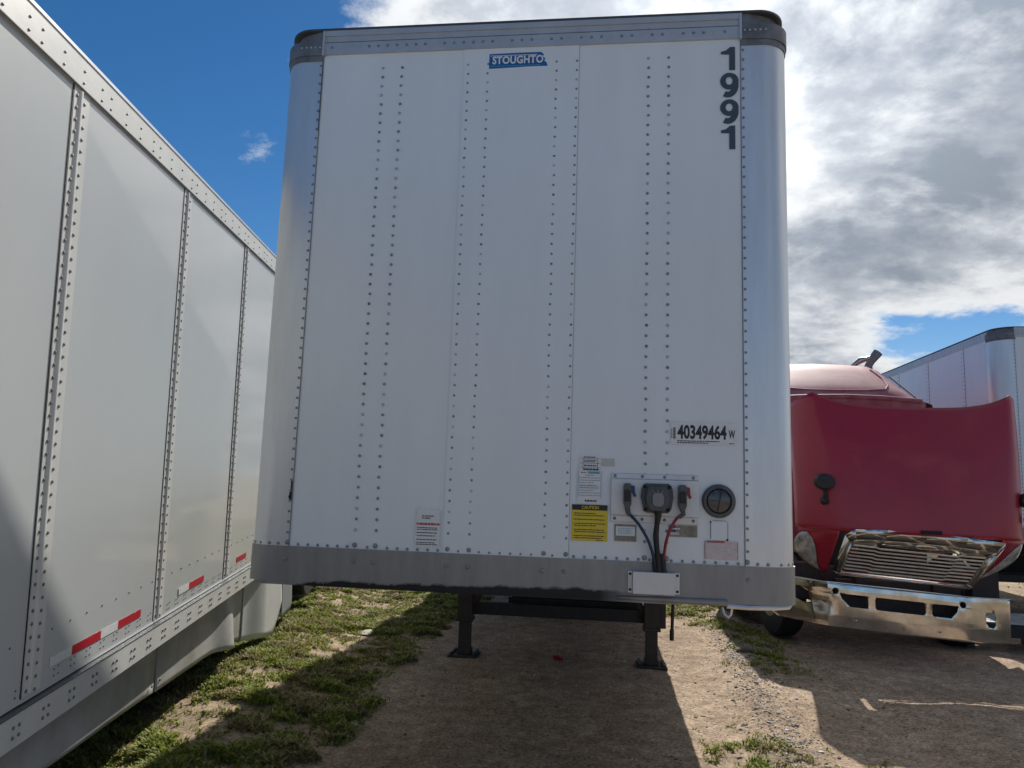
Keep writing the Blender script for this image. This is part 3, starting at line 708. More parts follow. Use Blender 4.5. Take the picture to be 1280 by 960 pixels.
def f_s2(mb, y):
    mb.box(.358, .412, y-.0003, y, 1.770, 1.781, m_lblue); scribble(mb, .325, .35, 1.771, 1.779, y, m_greyink, 1, seed=1)
    mb.box(.312, .314, y-.0003, y, 1.66, 1.782, m_lblue); mb.box(.417, .419, y-.0003, y, 1.66, 1.782, m_lblue)
    scribble(mb, .345, .39, 1.760, 1.766, y, m_lblue, 1, seed=8)
    scribble(mb, .316, .414, 1.664, 1.757, y, m_greyink, 8, seed=2, fill=.18); scribble(mb, .32, .41, 1.70, 1.72, y-.0004, m_lblue, 2, seed=5, fill=.4)
    scribble(mb, .345, .40, 1.638, 1.652, y, m_ink, 1, seed=4, fill=.6)
sticker('form_label', .308, .422, 1.632, 1.786, m_paper, 'white and pale blue form label above the caution sticker', f_s2)
def f_doc(mb, y):
    mb.box(-.446, -.340, y-.0003, y, 1.52, 1.575, m_paper); scribble(mb, -.424, -.366, 1.532, 1.552, y-.0004, m_ink, 2, seed=1)
    scribble(mb, -.449, -.335, 1.503, 1.516, y, m_redink, 1, seed=2, fill=.8)
    for z, k in ((1.496, 2), (1.473, 1), (1.459, 1), (1.441, 1), (1.427, 2)): scribble(mb, -.446, -.345, z-.0085*k, z, y, m_ink, k, seed=int(z*999), fill=.5)
sticker('registration_sticker', -.452, -.335, 1.402, 1.580, m_paper, 'white notice with a red heading and black lines, low on the left half', f_doc)
def f_small(mb, y): mb.box(.490, .576, y-.0003, y, 1.492, 1.534, m_paper); scribble(mb, .50, .566, 1.498, 1.528, y-.0004, m_lblue, 4, seed=2, fill=.35)
sticker('document_holder', .483, .583, 1.467, 1.544, m_tan, 'framed paper slip under the socket plate, left of the hoses', f_small)
def f_dark(mb, y): mb.box(.732, .760, y-.0003, y, 1.520, 1.546, m_dinknavy); mb.box(.735, .775, y-.0006, y-.0003, 1.505, 1.517, m_paper2); scribble(mb, .735, .78, 1.526, 1.540, y-.0005, m_paper, 1, seed=1, fill=.5)
sticker('faded_badge', .729, .856, 1.497, 1.549, m_tan, 'faded brown and navy badge under the socket plate, right of the hoses', f_dark)
def f_sq(mb, y):
    for a in ((.915, .917, 1.495, 1.572), (.990, .992, 1.49, 1.572), (.925, .985, 1.574, 1.576)): mb.box(a[0], a[1], y-.0003, y, a[2], a[3], m_greyink)
    mb.box(.984, .993, y-.0003, y, 1.487, 1.496, m_ink); mb.box(.912, .919, y-.0003, y, 1.566, 1.573, m_ink)
sticker('square_label', .916, .991, 1.490, 1.574, m_white, 'thin black outline of a peeled square label', f_sq)
def f_pink(mb, y):
    scribble(mb, .90, 1.02, 1.41, 1.472, y, m_wtape, 6, seed=3, fill=.35); scribble(mb, .90, .98, 1.474, 1.486, y, m_redink, 1, seed=8, fill=.5)
    for a in ((.889, .891, 1.405, 1.484), (1.033, 1.035, 1.405, 1.483)): mb.box(a[0], a[1], y-.0003, y, a[2], a[3], m_greyink)
    mb.box(.895, .98, y-.0003, y, 1.4835, 1.4855, m_ink)
sticker('pink_sticker', .889, 1.035, 1.404, 1.484, m_pink, 'faded pink sticker in the lower right corner', f_pink)

# connector plate
mb = MB(); mb.box(.465, .862, -.010, -.003, 1.752, 1.777, m_galv); mb.box(.465, .862, -.010, -.003, 1.553, 1.586, m_galv)
mb.box(.465, .862, -.024, -.003, 1.586, 1.752, m_galv)
for x in (.483, .608, .709, .838):
    for z in (1.765, 1.570): mb.rivet((x, -.010, z), (0, -1, 0), .0085, m_rivet, .006)
cp = mb.build('connector_plate', T, bevel=.003)
mb = MB(); oc = []
def octo(cx, cz, w, h, c): return [(cx-w, cz-h+c), (cx-w+c*.8, cz-h), (cx+w-c*.8, cz-h), (cx+w, cz-h+c), (cx+w, cz+h-c), (cx+w-c*.8, cz+h), (cx-w+c*.8, cz+h), (cx-w, cz+h-c)]
mb.prism([(.600,1.672),(.612,1.618),(.625,1.602),(.722,1.602),(.736,1.620),(.746,1.672),(.742,1.712),(.725,1.734),(.620,1.734),(.604,1.712)], -.052, -.022, m_plast)
mb.prism(octo(.673, 1.668, .052, .052, .022), -.082, -.050, m_plast)
mb.prism([(.632,1.630),(.645,1.612),(.703,1.612),(.715,1.630),(.725,1.665),(.715,1.706),(.632,1.706),(.621,1.665)], -.090, -.080, m_plast)
mb.prism([(.650,1.642),(.662,1.632),(.688,1.632),(.698,1.642),(.700,1.680),(.690,1.692),(.658,1.692),(.648,1.680)], -.098, -.088, m_plast2)
for x, z in ((.617,1.720),(.728,1.720),(.620,1.616),(.722,1.616)): mb.rivet((x, -.052, z), (0, -1, 0), .010, m_ink, .012)
for x in (.648, .673, .698): mb.bar((x, -.091, 1.706), (.673+(x-.673)*.6, -.095, 1.690), .004, .004, m_plast2)
mb.build('electrical_socket', cp, bevel=.003)
for x0, tipM, lab in ((.537, m_dinknavy, 'gladhand coupling with blue tab and hose'), (.783, m_redh, 'gladhand coupling with red tab and hose')):
    mb = MB()
    mb.prism([(x0-.016, 1.722), (x0-.010, 1.731), (x0+.014, 1.731), (x0+.018, 1.722), (x0+.020, 1.64), (x0+.012, 1.618), (x0-.004, 1.612), (x0-.016, 1.64)], -.075, -.022, m_plast)
    mb.prism([(x0-.012, 1.700), (x0+.014, 1.700), (x0+.015, 1.65), (x0-.010, 1.65)], -.085, -.074, m_black)
    mb.prism([(x0+.016, 1.724), (x0+.034, 1.720), (x0+.036, 1.690), (x0+.042, 1.676), (x0+.034, 1.668), (x0+.022, 1.690), (x0+.018, 1.690)], -.065, -.045, tipM)
    mb.tube([(x0+.002, -.05, 1.625), (x0+.006, -.055, 1.600), (x0+.014*(1 if x0 < .6 else -1), -.055, 1.585)], [.013, .011, .009], m_plast, 10)
    mb.build('gladhand', cp, bevel=.002, label=lab)
def bez(p, n=14):
    out = []
    P = [Vector(q_) for q_ in p]
    for i in range(n+1):
        t = i/n; Q = P[:]
        while len(Q) > 1: Q = [Q[k].lerp(Q[k+1], t) for k in range(len(Q)-1)]
        out.append(Q[0])
    return out
mb = MB(); mb.tube(bez([(.551, -.055, 1.59), (.60, -.085, 1.55), (.650, -.06, 1.47), (.665, -.03, 1.40), (.672, -.022, 1.33)]), .0068, m_blueh, 10); mb.build('blue_air_hose', T, smooth=True, label='dark blue air hose curving down to the white cover')
mb = MB(); mb.tube(bez([(.769, -.055, 1.59), (.725, -.085, 1.55), (.705, -.06, 1.48), (.706, -.03, 1.42), (.702, -.022, 1.33)]), .0068, m_redh, 10); mb.build('red_air_hose', T, smooth=True, label='red air hose curving down to the white cover')
mb = MB(); mb.tube([(.675, -.060, 1.612), (.677, -.062, 1.590), (.672, -.048, 1.545), (.668, -.042, 1.50), (.674, -.035, 1.44), (.682, -.03, 1.38), (.686, -.028, 1.33)], [.020, .015, .012, .0135, .012, .014, .014], m_black, 10)
mb.tube([(.664, -.026, 1.40), (.668, -.022, 1.33)], .011, m_black, 8); mb.tube([(.698, -.030, 1.42), (.706, -.026, 1.33)], .013, m_black, 8)
mb.build('electrical_cable', T, smooth=True)
mb = MB(); mb.box(.567, .753, -.050, -.011, 1.241, 1.338, m_galv); mb.box(.547, .567, -.018, -.010, 1.241, 1.338, m_galv); mb.box(.753, .777, -.018, -.010, 1.241, 1.338, m_galv)
for x in (.556, .767):
    for z in (1.255, 1.325): mb.rivet((x, -.018, z), (0, -1, 0), .007, m_ink, .006)
mb.build('hose_cover_box', T, bevel=.004)
mb = MB(); mb.lathe((.951, 0, 1.664), [(.076, -.004), (.076, -.016), (.070, -.024), (.058, -.026), (.054, -.014), (.001, -.012)], m_plast, 'y', 36, .98)
v_ = mb.build('round_vent', T, smooth=True)
mb = MB(); mb.lathe((.951, 0, 1.664), [(.054, -.0145), (.050, -.022), (.030, -.026), (.001, -.027)], m_lens, 'y', 32, .98)
mb.bar((.942, -.029, 1.615), (.962, -.029, 1.712), .005, .004, m_ink, (0, 1, 0)); mb.bar((.905, -.027, 1.667), (.945, -.029, 1.667), .004, .003, m_ink, (0, 0, 1))
mb.bar((.918, -.027, 1.640), (.940, -.029, 1.640), .012, .003, m_plast, (0, 0, 1))
mb.build('vent_cover', v_, smooth=True)

# right background trailer
T2 = thing('semi_trailer', (7.02, 7.15, 0), 'blue-white box semi-trailer standing behind the red truck at the right edge', 'semi-trailer', 'box semi-trailers parked in the yard')
build_trailer(T2, .24, 13.6, [-.306, .274], COLS, False, True, m_white, 2.7)

# ------------------------------------------------------------------ left trailer, seen along its side
L3 = Vector((-.2001, .9782, .0552)).normalized(); n3 = L3.cross(Vector((0, 0, 1))).normalized(); U3 = n3.cross(L3)
O3 = CAM-n3*1.66; OFF = (5.0, 0, -1.95)
mw = Matrix((L3, -n3, U3)).transposed().to_4x4(); mw.translation = O3+L3*OFF[0]+U3*OFF[2]
T3 = thing('semi_trailer', None, 'white semi-trailer seen along its side with reflective tape, filling the left edge', 'semi-trailer', 'box semi-trailers parked in the yard', mw=mw)
def B3(mb, name, parent=None, **k): return mb.build(name, parent or T3, off=OFF, **k)
S0, S1 = -2.5, 12.0
mb = MB(); seam_s = [.56+1.309*k for k in range(-2, 8)]
e_ = [S0]+[s for s in seam_s if s > S0+.2]+[S1]
for i in range(len(e_)-1):
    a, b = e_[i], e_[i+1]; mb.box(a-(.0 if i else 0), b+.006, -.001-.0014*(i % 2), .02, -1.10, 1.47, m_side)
for s in e_[1:-1]:
    mb.box(s-.004, s+.001, -.0045, -.002, -1.08, 1.45, m_seal_shade)
    # post: two flanges and a raised bead
    mb.box(s+.004, s+.135, -.0055, -.002, -1.08, 1.452, m_whiterail)
    mb.grid([[(s+.055+.016*math.cos(t), -.0055-.009*math.sin(t), z) for t in [math.pi*k/6 for k in range(7)]] for z in (-1.07, 1.44)], m_whiterail)
    z = 1.41
    while z > -1.06:
        mb.rivet((s+.028, -.0055, z), (0, -1, 0), .0085, m_rivetd, .006); mb.rivet((s+.092, -.0055, z-.012), (0, -1, 0), .0085, m_rivetd, .006)
        mb.box(s+.020, s+.036, -.0062, -.0055, z-.030, z-.018, m_rivetd) if False else None
        z -= .0525
# small rivets along the foot of the wall
s = S0+.1
while s < S1:
    ph = (s-.56) % 1.309
    if ph > .16:
        mb.rivet((s, -.003, -.855), (0, -1, 0), .0055, m_rivetd, .004)
    s += .152
s = S0+.1
while s < S1:
    ph = (s-.56) % 1.309
    if ph > .16:
        for dx_, dz_ in ((0, -1.062), (.035, -1.062), (0, -1.035), (.035, -1.03)): mb.rivet((s+dx_, -.003, dz_), (0, -1, 0), .0048, m_rivetd, .003)
    s += .142
B3(mb, 'side_wall', smooth=True)
# reflective tape pieces
for a, b, c_ in ((3.375, 3.560, 'w'), (3.560, 3.838, 'r'), (3.838, 4.022, 'w'), (4.022, 4.303, 'r'), (4.873, 5.052, 'w'), (5.052, 5.344, 'r'), (6.128, 6.400, 'r'), (1.9, 2.15, 'r'), (7.3, 7.57, 'r'), (8.6, 8.87, 'r')):
    mb = MB(); mb.box(a, b, -.0058, -.0045, -1.016, -.975, m_red if c_ == 'r' else m_wtape)
    if c_ == 'w':
        mb.box(a, b, -.0062, -.0058, -.998, -.996, m_galv)
    B3(mb, 'reflective_tape', label='red reflective strip' if c_ == 'r' else 'white reflective strip')
mb = MB(); mb.box(S0, S1, -.014, .03, 1.452, 1.585, m_whiterail); mb.box(S0, S1, -.018, -.002, 1.583, 1.598, m_toprail); mb.box(S0, S1, -.0165, -.013, 1.449, 1.4535, m_seal_shade)
s = S0+.05; k = 0
while s < S1:
    for z in (1.478, 1.530): mb.rivet((s, -.014, z), (0, -1, 0), .0065, m_rivetd, .005)
    s += .165 if k % 4 else .09; k += 1
B3(mb, 'top_rail')
mb = MB(); mb.box(S0, S1, -.030, .04, -1.238, -1.112, m_whiterail); mb.box(S0, S1, -.0325, .02, -1.112, -1.107, m_plast)
s = S0+.1
while s < S1:
    for dx_ in (-.020, .020):
        for z in (-1.158, -1.196): mb.rivet((s+dx_, -.030, z), (0, -1, 0), .0085, m_rivetd, .007)
    s += .212
B3(mb, 'bottom_rail')
mb = MB(); mb.box(S0, S1, .0, 2.60, 1.586, 1.600, m_toprail); B3(mb, 'roof')
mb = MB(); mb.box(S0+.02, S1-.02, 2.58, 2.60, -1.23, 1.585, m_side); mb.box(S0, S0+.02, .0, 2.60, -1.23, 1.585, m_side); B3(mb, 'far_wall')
mb = MB(); mb.box(S0+.02, S1-.02, .045, 2.575, -1.20, -1.05, m_under)
s = S0+.3
while s < S1-.2: mb.box(s, s+.06, .045, 2.55, -1.235, -1.20, m_under); s += .31
B3(mb, 'floor')
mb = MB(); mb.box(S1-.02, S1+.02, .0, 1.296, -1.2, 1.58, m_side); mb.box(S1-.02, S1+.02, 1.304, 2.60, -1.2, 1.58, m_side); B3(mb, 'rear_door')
# side skirt: three sheets, the last one bent outwards
def skirt(a, b, f, z0f, n=24, mcount=12):
    P = []
    for i in range(n+1):
        s = a+(b-a)*i/n; row = []
        for j in range(mcount+1):
            t = j/mcount; zt_ = -1.225; zb_ = z0f(s); z = zt_+(zb_-zt_)*t; row.append((s, f(s, t), z))
        P.append(row)
    return P
botf = lambda s: -1.535-.062*(s-3.62)-.08*max(0, s-6.0)
def sm1(t): t = min(max(t, 0), 1); return t*t*(3-2*t)
mb = MB(); mb.grid(skirt(1.2, 4.90, lambda s, t: .11+.008*math.sin(3*s)*t, botf), m_skirt)
for z in (-1.33, -1.56): mb.rivet((4.84, .104, z), (0, -1, 0), .008, m_rivetd, .004)
B3(mb, 'skirt_panel', smooth=True, solid=.006)
def dent(s, t):
    d = .11-.085*t*math.exp(-((s-6.30)/.20)**2)+.02*math.exp(-((s-6.6)/.12)**2)*t
    return d
mb = MB(); mb.grid(skirt(4.906, 6.86, dent, botf, 50), m_skirt)
for z in (-1.33, -1.56): mb.rivet((4.97, .104, z), (0, -1, 0), .008, m_rivetd, .004)
B3(mb, 'skirt_panel', smooth=True, solid=.006, label='dented skirt panel creased near its rear end')
mb = MB(); mb.grid(skirt(6.80, 7.80, lambda s, t: .10-.09*sm1((s-6.80)/.45)-.03*t*(s-6.8), lambda s: -1.80-.17*(s-6.8)+1.5*max(0, s-7.45)**1.5, 40), m_whiterail)
B3(mb, 'skirt_panel', smooth=True, solid=.006, label='white rear skirt panel flared outwards')
mb = MB(); mb.grid(skirt(8.05, 8.95, lambda s, t: .05-.02*t+.4*max(0, s-8.5)**1.5, lambda s: -1.90+.9*max(0, s-8.4)**1.6), m_plast2)
B3(mb, 'mud_flap', smooth=True, solid=.008)
for s in (9.75, 11.0):
    for yy, sg in ((.20, -1), (2.40, 1)):
        mb = MB(); r_ = .50; h_ = .14
        mb.tube([(s, yy-h_, -1.50), (s, yy+h_, -1.50)], r_, m_black, 32)
        w_ = B3(mb, 'wheel', smooth=True, bevel=.02)
        mb = MB(); mb.tube([(s, yy+sg*(h_-.03), -1.50), (s, yy+sg*(h_+.015), -1.50)], [r_*.5, r_*.56], m_rim, 24); B3(mb, 'rim', w_, smooth=True)
mb = MB(); mb.box(8.9, 11.1, .5, .62, -1.35, -1.2, m_under); mb.box(8.9, 11.1, 1.98, 2.10, -1.35, -1.2, m_under)
for s in (9.75, 11.0): mb.tube([(s, .2, -1.5), (s, 2.4, -1.5)], .06, m_under)
B3(mb, 'bogie_frame')

# ------------------------------------------------------------------ red truck
TX, TY = 3.66, 5.1
K = thing('truck', (TX, TY+1.2, 0), 'dark red semi truck with its hood tipped forward and a scuffed chrome bumper', 'truck')
KO = (TX, TY+1.2, 0)
def BK(mb, name, parent=None, **k): return mb.build(name, parent or K, off=KO, **k)
tilt = lambda x: -.066*(x-3.58)
# bumper: flat outline with holes, bent to plan shape
def bumper():
    def spl(cu, pts):
        s = cu.splines.new('POLY'); s.points.add(len(pts)-1)
        for p, q_ in zip(s.points, pts): p.co = (q_[0], q_[1], 0, 1)
        s.use_cyclic_u = True
    cu = bpy.data.curves.new('b', 'CURVE'); cu.dimensions = '2D'; cu.fill_mode = 'BOTH'
    # s = distance along the bumper measured from the centre at x=3.58
    def rr(x0, x1, z0, z1, r=.03, n=4):
        out = []
        for cx, cz, a in ((x1-r, z1-r, 0), (x0+r, z1-r, 90), (x0+r, z0+r, 180), (x1-r, z0+r, 270)):
            for k in range(n+1): t = R(a+90*k/n); out.append((cx+r*math.cos(t), cz+r*math.sin(t)))
        return out
    spl(cu, [(-1.52, .10), (-1.25, -.015), (-.95, 0), (.95, 0), (1.40, .0), (1.42, .03), (1.42, .44), (1.38, .455), (.73, .455), (-.73, .455), (-1.50, .455), (-1.54, .42)])
    spl(cu, rr(-.245, .265, .225, .355)); 
    spl(cu, [(-.60, .355), (-.33, .355), (-.315, .34), (-.315, .24), (-.33, .225), (-.50, .225), (-.58, .30)])
    spl(cu, [(.60, .355), (.345, .355), (.33, .34), (.33, .24), (.345, .225), (.52, .225), (.58, .29)])
    circ = lambda cx, cz, r, n=18: [(cx+r*math.cos(2*math.pi*k/n), cz+r*math.sin(2*math.pi*k/n)) for k in range(n)]
    spl(cu, circ(-.645, .375, .034)); spl(cu, circ(.645, .375, .034))
    spl(cu, circ(-.45, .10, .008, 8)); spl(cu, circ(.40, .07, .008, 8))
    spl(cu, [(-1.13, .36), (-.97, .37), (-.90, .33), (-.87, .22), (-.93, .20), (-1.08, .25), (-1.15, .31)])
    spl(cu, [(.98, .27), (1.02, .31), (1.12, .31), (1.16, .26), (1.15, .18), (1.10, .15), (1.02, .16), (.98, .20)])
    ob = bpy.data.objects.new('b', cu); me = bpy.data.meshes.new_from_object(ob)
    bm = bmesh.new(); bm.from_mesh(me)
    for v in bm.verts: v.co = Vector((v.co.x, 0, v.co.y))
    for s in [k*.06 for k in range(-25, 24)]:
        bmesh.ops.bisect_plane(bm, geom=bm.verts[:]+bm.edges[:]+bm.faces[:], plane_co=(s+.001, 0, 0), plane_no=(1, 0, 0))
    for z in [.04, .09, .14, .19, .25, .3, .35, .41]:
        bmesh.ops.bisect_plane(bm, geom=bm.verts[:]+bm.edges[:]+bm.faces[:], plane_co=(0, 0, z+.0007), plane_no=(0, 0, 1))
    bmesh.ops.remove_doubles(bm, verts=bm.verts, dist=.0004)
    plan = [(-1.56, 2.26, 5.85), (-1.1, 2.52, 5.42), (-.85, 2.73, 5.18), (-.70, 2.88, 5.10), (0, 3.58, 5.06), (.70, 4.28, 5.10), (.76, 4.33, 5.12), (1.10, 4.58, 5.24), (1.45, 4.83, 5.36)]
    for v in bm.verts:
        s, z = v.co.x, v.co.z
        for a, b in zip(plan[:-1], plan[1:]):
            if a[0] <= s <= b[0]:
                t = (s-a[0])/(b[0]-a[0]); x = a[1]+(b[1]-a[1])*t; y = a[2]+(b[2]-a[2])*t; break
        d = .006*math.sin(5*s+3*z)*math.sin(7*z+s)+.035*math.exp(-((s+.78)/.09)**2-((z-.27)/.12)**2)-.018*math.exp(-((s+.70)/.05)**2)
        y += d+.05*max(0, .12-z)+.10*max(0, z-.40)
        v.co = Vector((x-KO[0], y-KO[1], z+.275+tilt(x)))
    bmesh.ops.recalc_face_normals(bm, faces=bm.faces)
    me2 = bpy.data.meshes.new('bumper'); bm.to_mesh(me2); bm.free(); me2.materials.append(m_chrome); me2.shade_smooth(); me2.set_sharp_from_angle(angle=R(30))
    WN = 1
    o = bpy.data.objects.new('bumper', me2); col.objects.link(o); o.parent = K; q_ = o.modifiers.new('s', 'SOLIDIFY'); q_.thickness = .006; q_.offset = 1 if False else 0
    w_ = o.modifiers.new('w', 'WEIGHTED_NORMAL'); w_.keep_sharp = True; w_.weight = 90
    bpy.data.objects.remove(ob)
    return o
bumper()
mb = MB(); mb.tube([(2.30, 5.80, .80), (2.52, 5.42, .80), (2.73, 5.18, .785), (2.88, 5.13, .775), (3.58, 5.12, .735), (4.30, 5.14, .685), (4.58, 5.26, .665), (4.83, 5.38, .65)], .009, m_chromed, 8)
BK(mb, 'bumper_edge', smooth=True)

# hood shell: tipped forward, its top face towards us
CX = 3.70
def hood_pt(u, w):
    """u -1..1 across, w 0..1 from nose to cowl edge"""
    a = .80+.21*w; b = 1.14+.05*w; au = abs(u); ub = .80
    yc = 4.64+.24*w+.05*math.sin(math.pi*w)*-1
    zc = 1.33+1.34*w
    if au <= ub:
        t = au/ub; x = a*t; y = yc+.11*t**2.2; z = zc+w**2*(.04*t**2+.125*t**4)
    else:
        t = (au-ub)/(1-ub); x = a+(b-a)*(1-(1-t)**1.7); y = yc+.11+.02*t+.40*t**1.4; z = zc+w**2*(.165-.13*t)
    z += -.022*(x*(1 if u > 0 else -1))*(1-w)
    return (CX+(x if u > 0 else -x)+.03*w, y, z)
nu, nw = 60, 30
us = [-1+2*i/nu for i in range(nu+1)]
mb = MB(); mb.grid([[hood_pt(u, w/nw) for u in us] for w in range(nw+1)], m_redp)
# fender sides that carry on down beside the grille
for sg in (-1, 1):
    P = []
    for j in range(13):
        t = j/12; row = []
        for i in range(11):
            k = i/10
            xi = .80-.075*t; xo = 1.14-.36*t**2.4
            x = xi+(xo-xi)*k; y = 4.64+.11+.46*t+.30*k**1.4*(1-.75*t); z = 1.33-.47*t+.0*k
            row.append((CX+sg*x-.09*t, y, z-.022*sg*x))
        P.append(row)
    mb.grid(P, m_redp)
# nose recess above the grille emblem
BK(mb, 'hood', smooth=True, solid=.012)
mb = MB(); zz_ = 1.40
mb.grid([[(CX+.05+x, hood_pt((x+.05)/1.0, (z-1.33)/1.34)[1]-.004-.02*(1-abs(z-1.365)/.035*.0), z) for x in (-.10, -.05, 0, .05, .10)] for z in (1.348, 1.385)], m_dark)
BK(mb, 'nose_latch_recess', solid=.006)
# grille
def gp(p, q_, d=0.0):
    return Vector((3.625+.095*q_+p*(.715+.055*q_), 5.10-.44*q_-d*.55, .825+.50*q_-.045*p-d*.83))
mb = MB()
def ring(outer, inner, M, d0, d1):
    n = len(outer)
    for i in range(n):
        j = (i+1) % n
        mb.add([gp(*outer[i], d0), gp(*outer[j], d0), gp(*inner[j], d1), gp(*inner[i], d1)], [(0, 1, 2, 3)], M)
out = [(-.97, .0), (.97, .0), (1.0, .06), (1.0, .90), (.97, 1.0), (.5, 1.04), (0, 1.05), (-.5, 1.04), (-.90, 1.0), (-1.0, .86), (-1.0, .06)]
mid_ = [(-.92, .05), (.92, .05), (.93, .09), (.93, .80), (.90, .86), (.5, .89), (0, .90), (-.5, .89), (-.86, .86), (-.93, .78), (-.93, .09)]
inn = [(-.86, .08), (.86, .08), (.87, .10), (.87, .66), (.86, .70), (.5, .71), (0, .71), (-.5, .71), (-.84, .70), (-.87, .66), (-.87, .10)]
ring(out, mid_, m_chromef, -.01, .03); ring(mid_, inn, m_chromef, .03, .0)
BK(mb, 'grille_frame', smooth=True, solid=.008)
NS = 8
for k in range(NS):
    q0 = .10+.60*(k+.5)/NS; mb = MB()
    for a, b, da, db in ((-.87, -.55, -.004, .0), (-.50, .50, .012, .012), (.55, .87, .0, -.004)):
        pts = [(a, da), (b, db)]
        dz_ = .021
        A0, A1 = gp(a, q0+dz_, da), gp(b, q0+dz_, db); B0, B1 = gp(a, q0+dz_*.1, da+.006), gp(b, q0+dz_*.1, db+.006)
        C0, C1 = gp(a, q0-dz_*.8, da-.004), gp(b, q0-dz_*.8, db-.004)
        mb.add([A0, A1, B1, B0, C0, C1], [(0, 1, 2, 3), (3, 2, 5, 4)], m_slat)
    if True:
        for a, b in ((-.55, -.50), (.50, .55)):
            da, db = (0, .012) if a < 0 else (.012, 0)
            mb.add([gp(a, q0+.021, da), gp(b, q0+.021, db), gp(b, q0+.002, db+.006), gp(a, q0+.002, da+.006), gp(b, q0-.016, db-.004), gp(a, q0-.016, da-.004)], [(0, 1, 2, 3), (3, 2, 4, 5)], m_slat)
    BK(mb, 'grille_slat', solid=.002)
mb = MB()
ep = [(.03+.155*math.cos(2*math.pi*k/24), .835+.040*math.sin(2*math.pi*k/24)) for k in range(24)]; ei = [(.03+.13*math.cos(2*math.pi*k/24), .835+.027*math.sin(2*math.pi*k/24)) for k in range(24)]
for i in range(24):
    j = (i+1) % 24; mb.add([gp(*ep[i], .034), gp(*ep[j], .034), gp(*ei[j], .042), gp(*ei[i], .042)], [(0, 1, 2, 3)], m_chromef)
mb.add([gp(*p_, .040) for p_ in ei], [tuple(range(24))], m_chromed)
BK(mb, 'oval_emblem', solid=.006)
# headlights, crescents on the lower fender corners
for sg in (-1, 1):
    P = []
    for j in range(11):
        t = .08+.90*j/10; row = []
        for i in range(9):
            k = .30+.74*i/8
            if j in (0, 10): kk = .62
            xi = .80-.075*t; xo = 1.14-.36*t**2.4
            kk = .45+(.62)*i/8; wd = math.sin(math.pi*min(max((j+.3)/10.6, 0), 1))**.6
            kk = .86+(-.34+.60*i/8)*wd
            x = xi+(xo-xi)*kk; y = 4.64+.11+.46*t+.30*min(kk, 1.05)**1.4*(1-.75*t); z = 1.33-.47*t
            bul = .030*wd*math.sin(math.pi*i/8)
            row.append((CX+sg*(x+bul*.5)-.09*t, y-bul-.014, z-.022*sg*x-.01*wd))
        P.append(row)
    mb = MB(); mb.grid(P, m_glass); hl = BK(mb, 'headlight', smooth=True, solid=.01)
    # hood mirror
    mb = MB(); x = CX+(-.955 if sg < 0 else 1.13); zc = 1.85 if sg < 0 else 1.72
    y = 4.74 if sg < 0 else 4.90
    for rx, rz, o_ in ((.082, .056, 0),):
        mb.lathe((x, y, zc), [(.03, -.07), (.072, -.064), (.083, -.04), (.086, .0), (.075, .04), (.03, .06)], m_black, 'y', 20, 1.25)
    mb.tube([(x+.01*sg, y, zc-.05), (x+.02, y+.02, zc-.12), (x+.02, y+.06, zc-.20)], [.014, .02, .03], m_black, 10)
    mb.lathe((x+.022, y+.05, zc-.20), [(.01, -.04), (.035, -.02), (.045, .03)], m_black, 'y', 16)
    BK(mb, 'hood_mirror', smooth=True, bevel=.0)
# engine, frame, wheels
mb = MB(); mb.box(3.25, 4.15, 5.75, 5.87, .62, 1.55, m_under); mb.box(3.35, 4.05, 5.9, 7.0, .55, 1.45, m_under); mb.tube([(3.5, 6.0, 1.5), (3.5, 6.9, 1.55)], .10, m_under)
mb.lathe((3.7, 5.72, 1.1), [(.10, 0), (.30, .01), (.30, .04)], m_dark, 'y', 24)
mb.tube([(4.1, 5.9, 1.2), (4.3, 6.3, 1.4), (4.2, 6.9, 1.5)], .07, m_black, 12)
BK(mb, 'engine', smooth=True)
mb = MB()
for x in (3.25, 4.05): mb.box(x-.05, x+.05, 5.25, 12.0, .62, .86, m_under)
mb.box(3.0, 4.3, 5.30, 5.40, .45, .80, m_under); mb.tube([(2.7, 6.25, .50), (4.7, 6.25, .50)], .06, m_under)
for sg in (-1, 1):
    mb.box(TX+sg*.95-.14, TX+sg*.95+.14, 5.42, 5.60, .55, .95, m_under)
mb.box(2.75, 4.55, 5.45, 5.55, .72, .92, m_under)
BK(mb, 'frame', bevel=.01)
def wheel_k(x, y, r, w, sg, steer=0): 
    wheel(K, x-KO[0], y-KO[1], r, w, sg, steer)
wheel_k(2.62, 6.25, .51, .28, -1, R(8)); wheel_k(4.60, 6.25, .51, .28, 1, R(3))
for y in (10.4, 11.7):
    wheel_k(2.68, y, .51, .5, -1); wheel_k(4.64, y, .51, .5, 1)
# side step / tank fairing with ribbed treads
for sg in (-1, 1):
    mb = MB(); xo = TX+sg*1.42; xi = TX+sg*.98
    mb.box(min(xo, xi), max(xo, xi), 6.95, 9.3, .18, .36, m_under)
    for k in range(6):
        xx = xi+(xo-xi)*(k+.5)/6; mb.box(xx-.026, xx+.026, 6.95, 9.3, .36, .385, m_step)
    BK(mb, 'side_step', label='ribbed metal side step')
    mb = MB(); mb.tube([(TX+sg*1.0, 7.35, .75), (TX+sg*1.0, 8.9, .75)], .28, m_chromed, 24); BK(mb, 'fuel_tank', smooth=True)
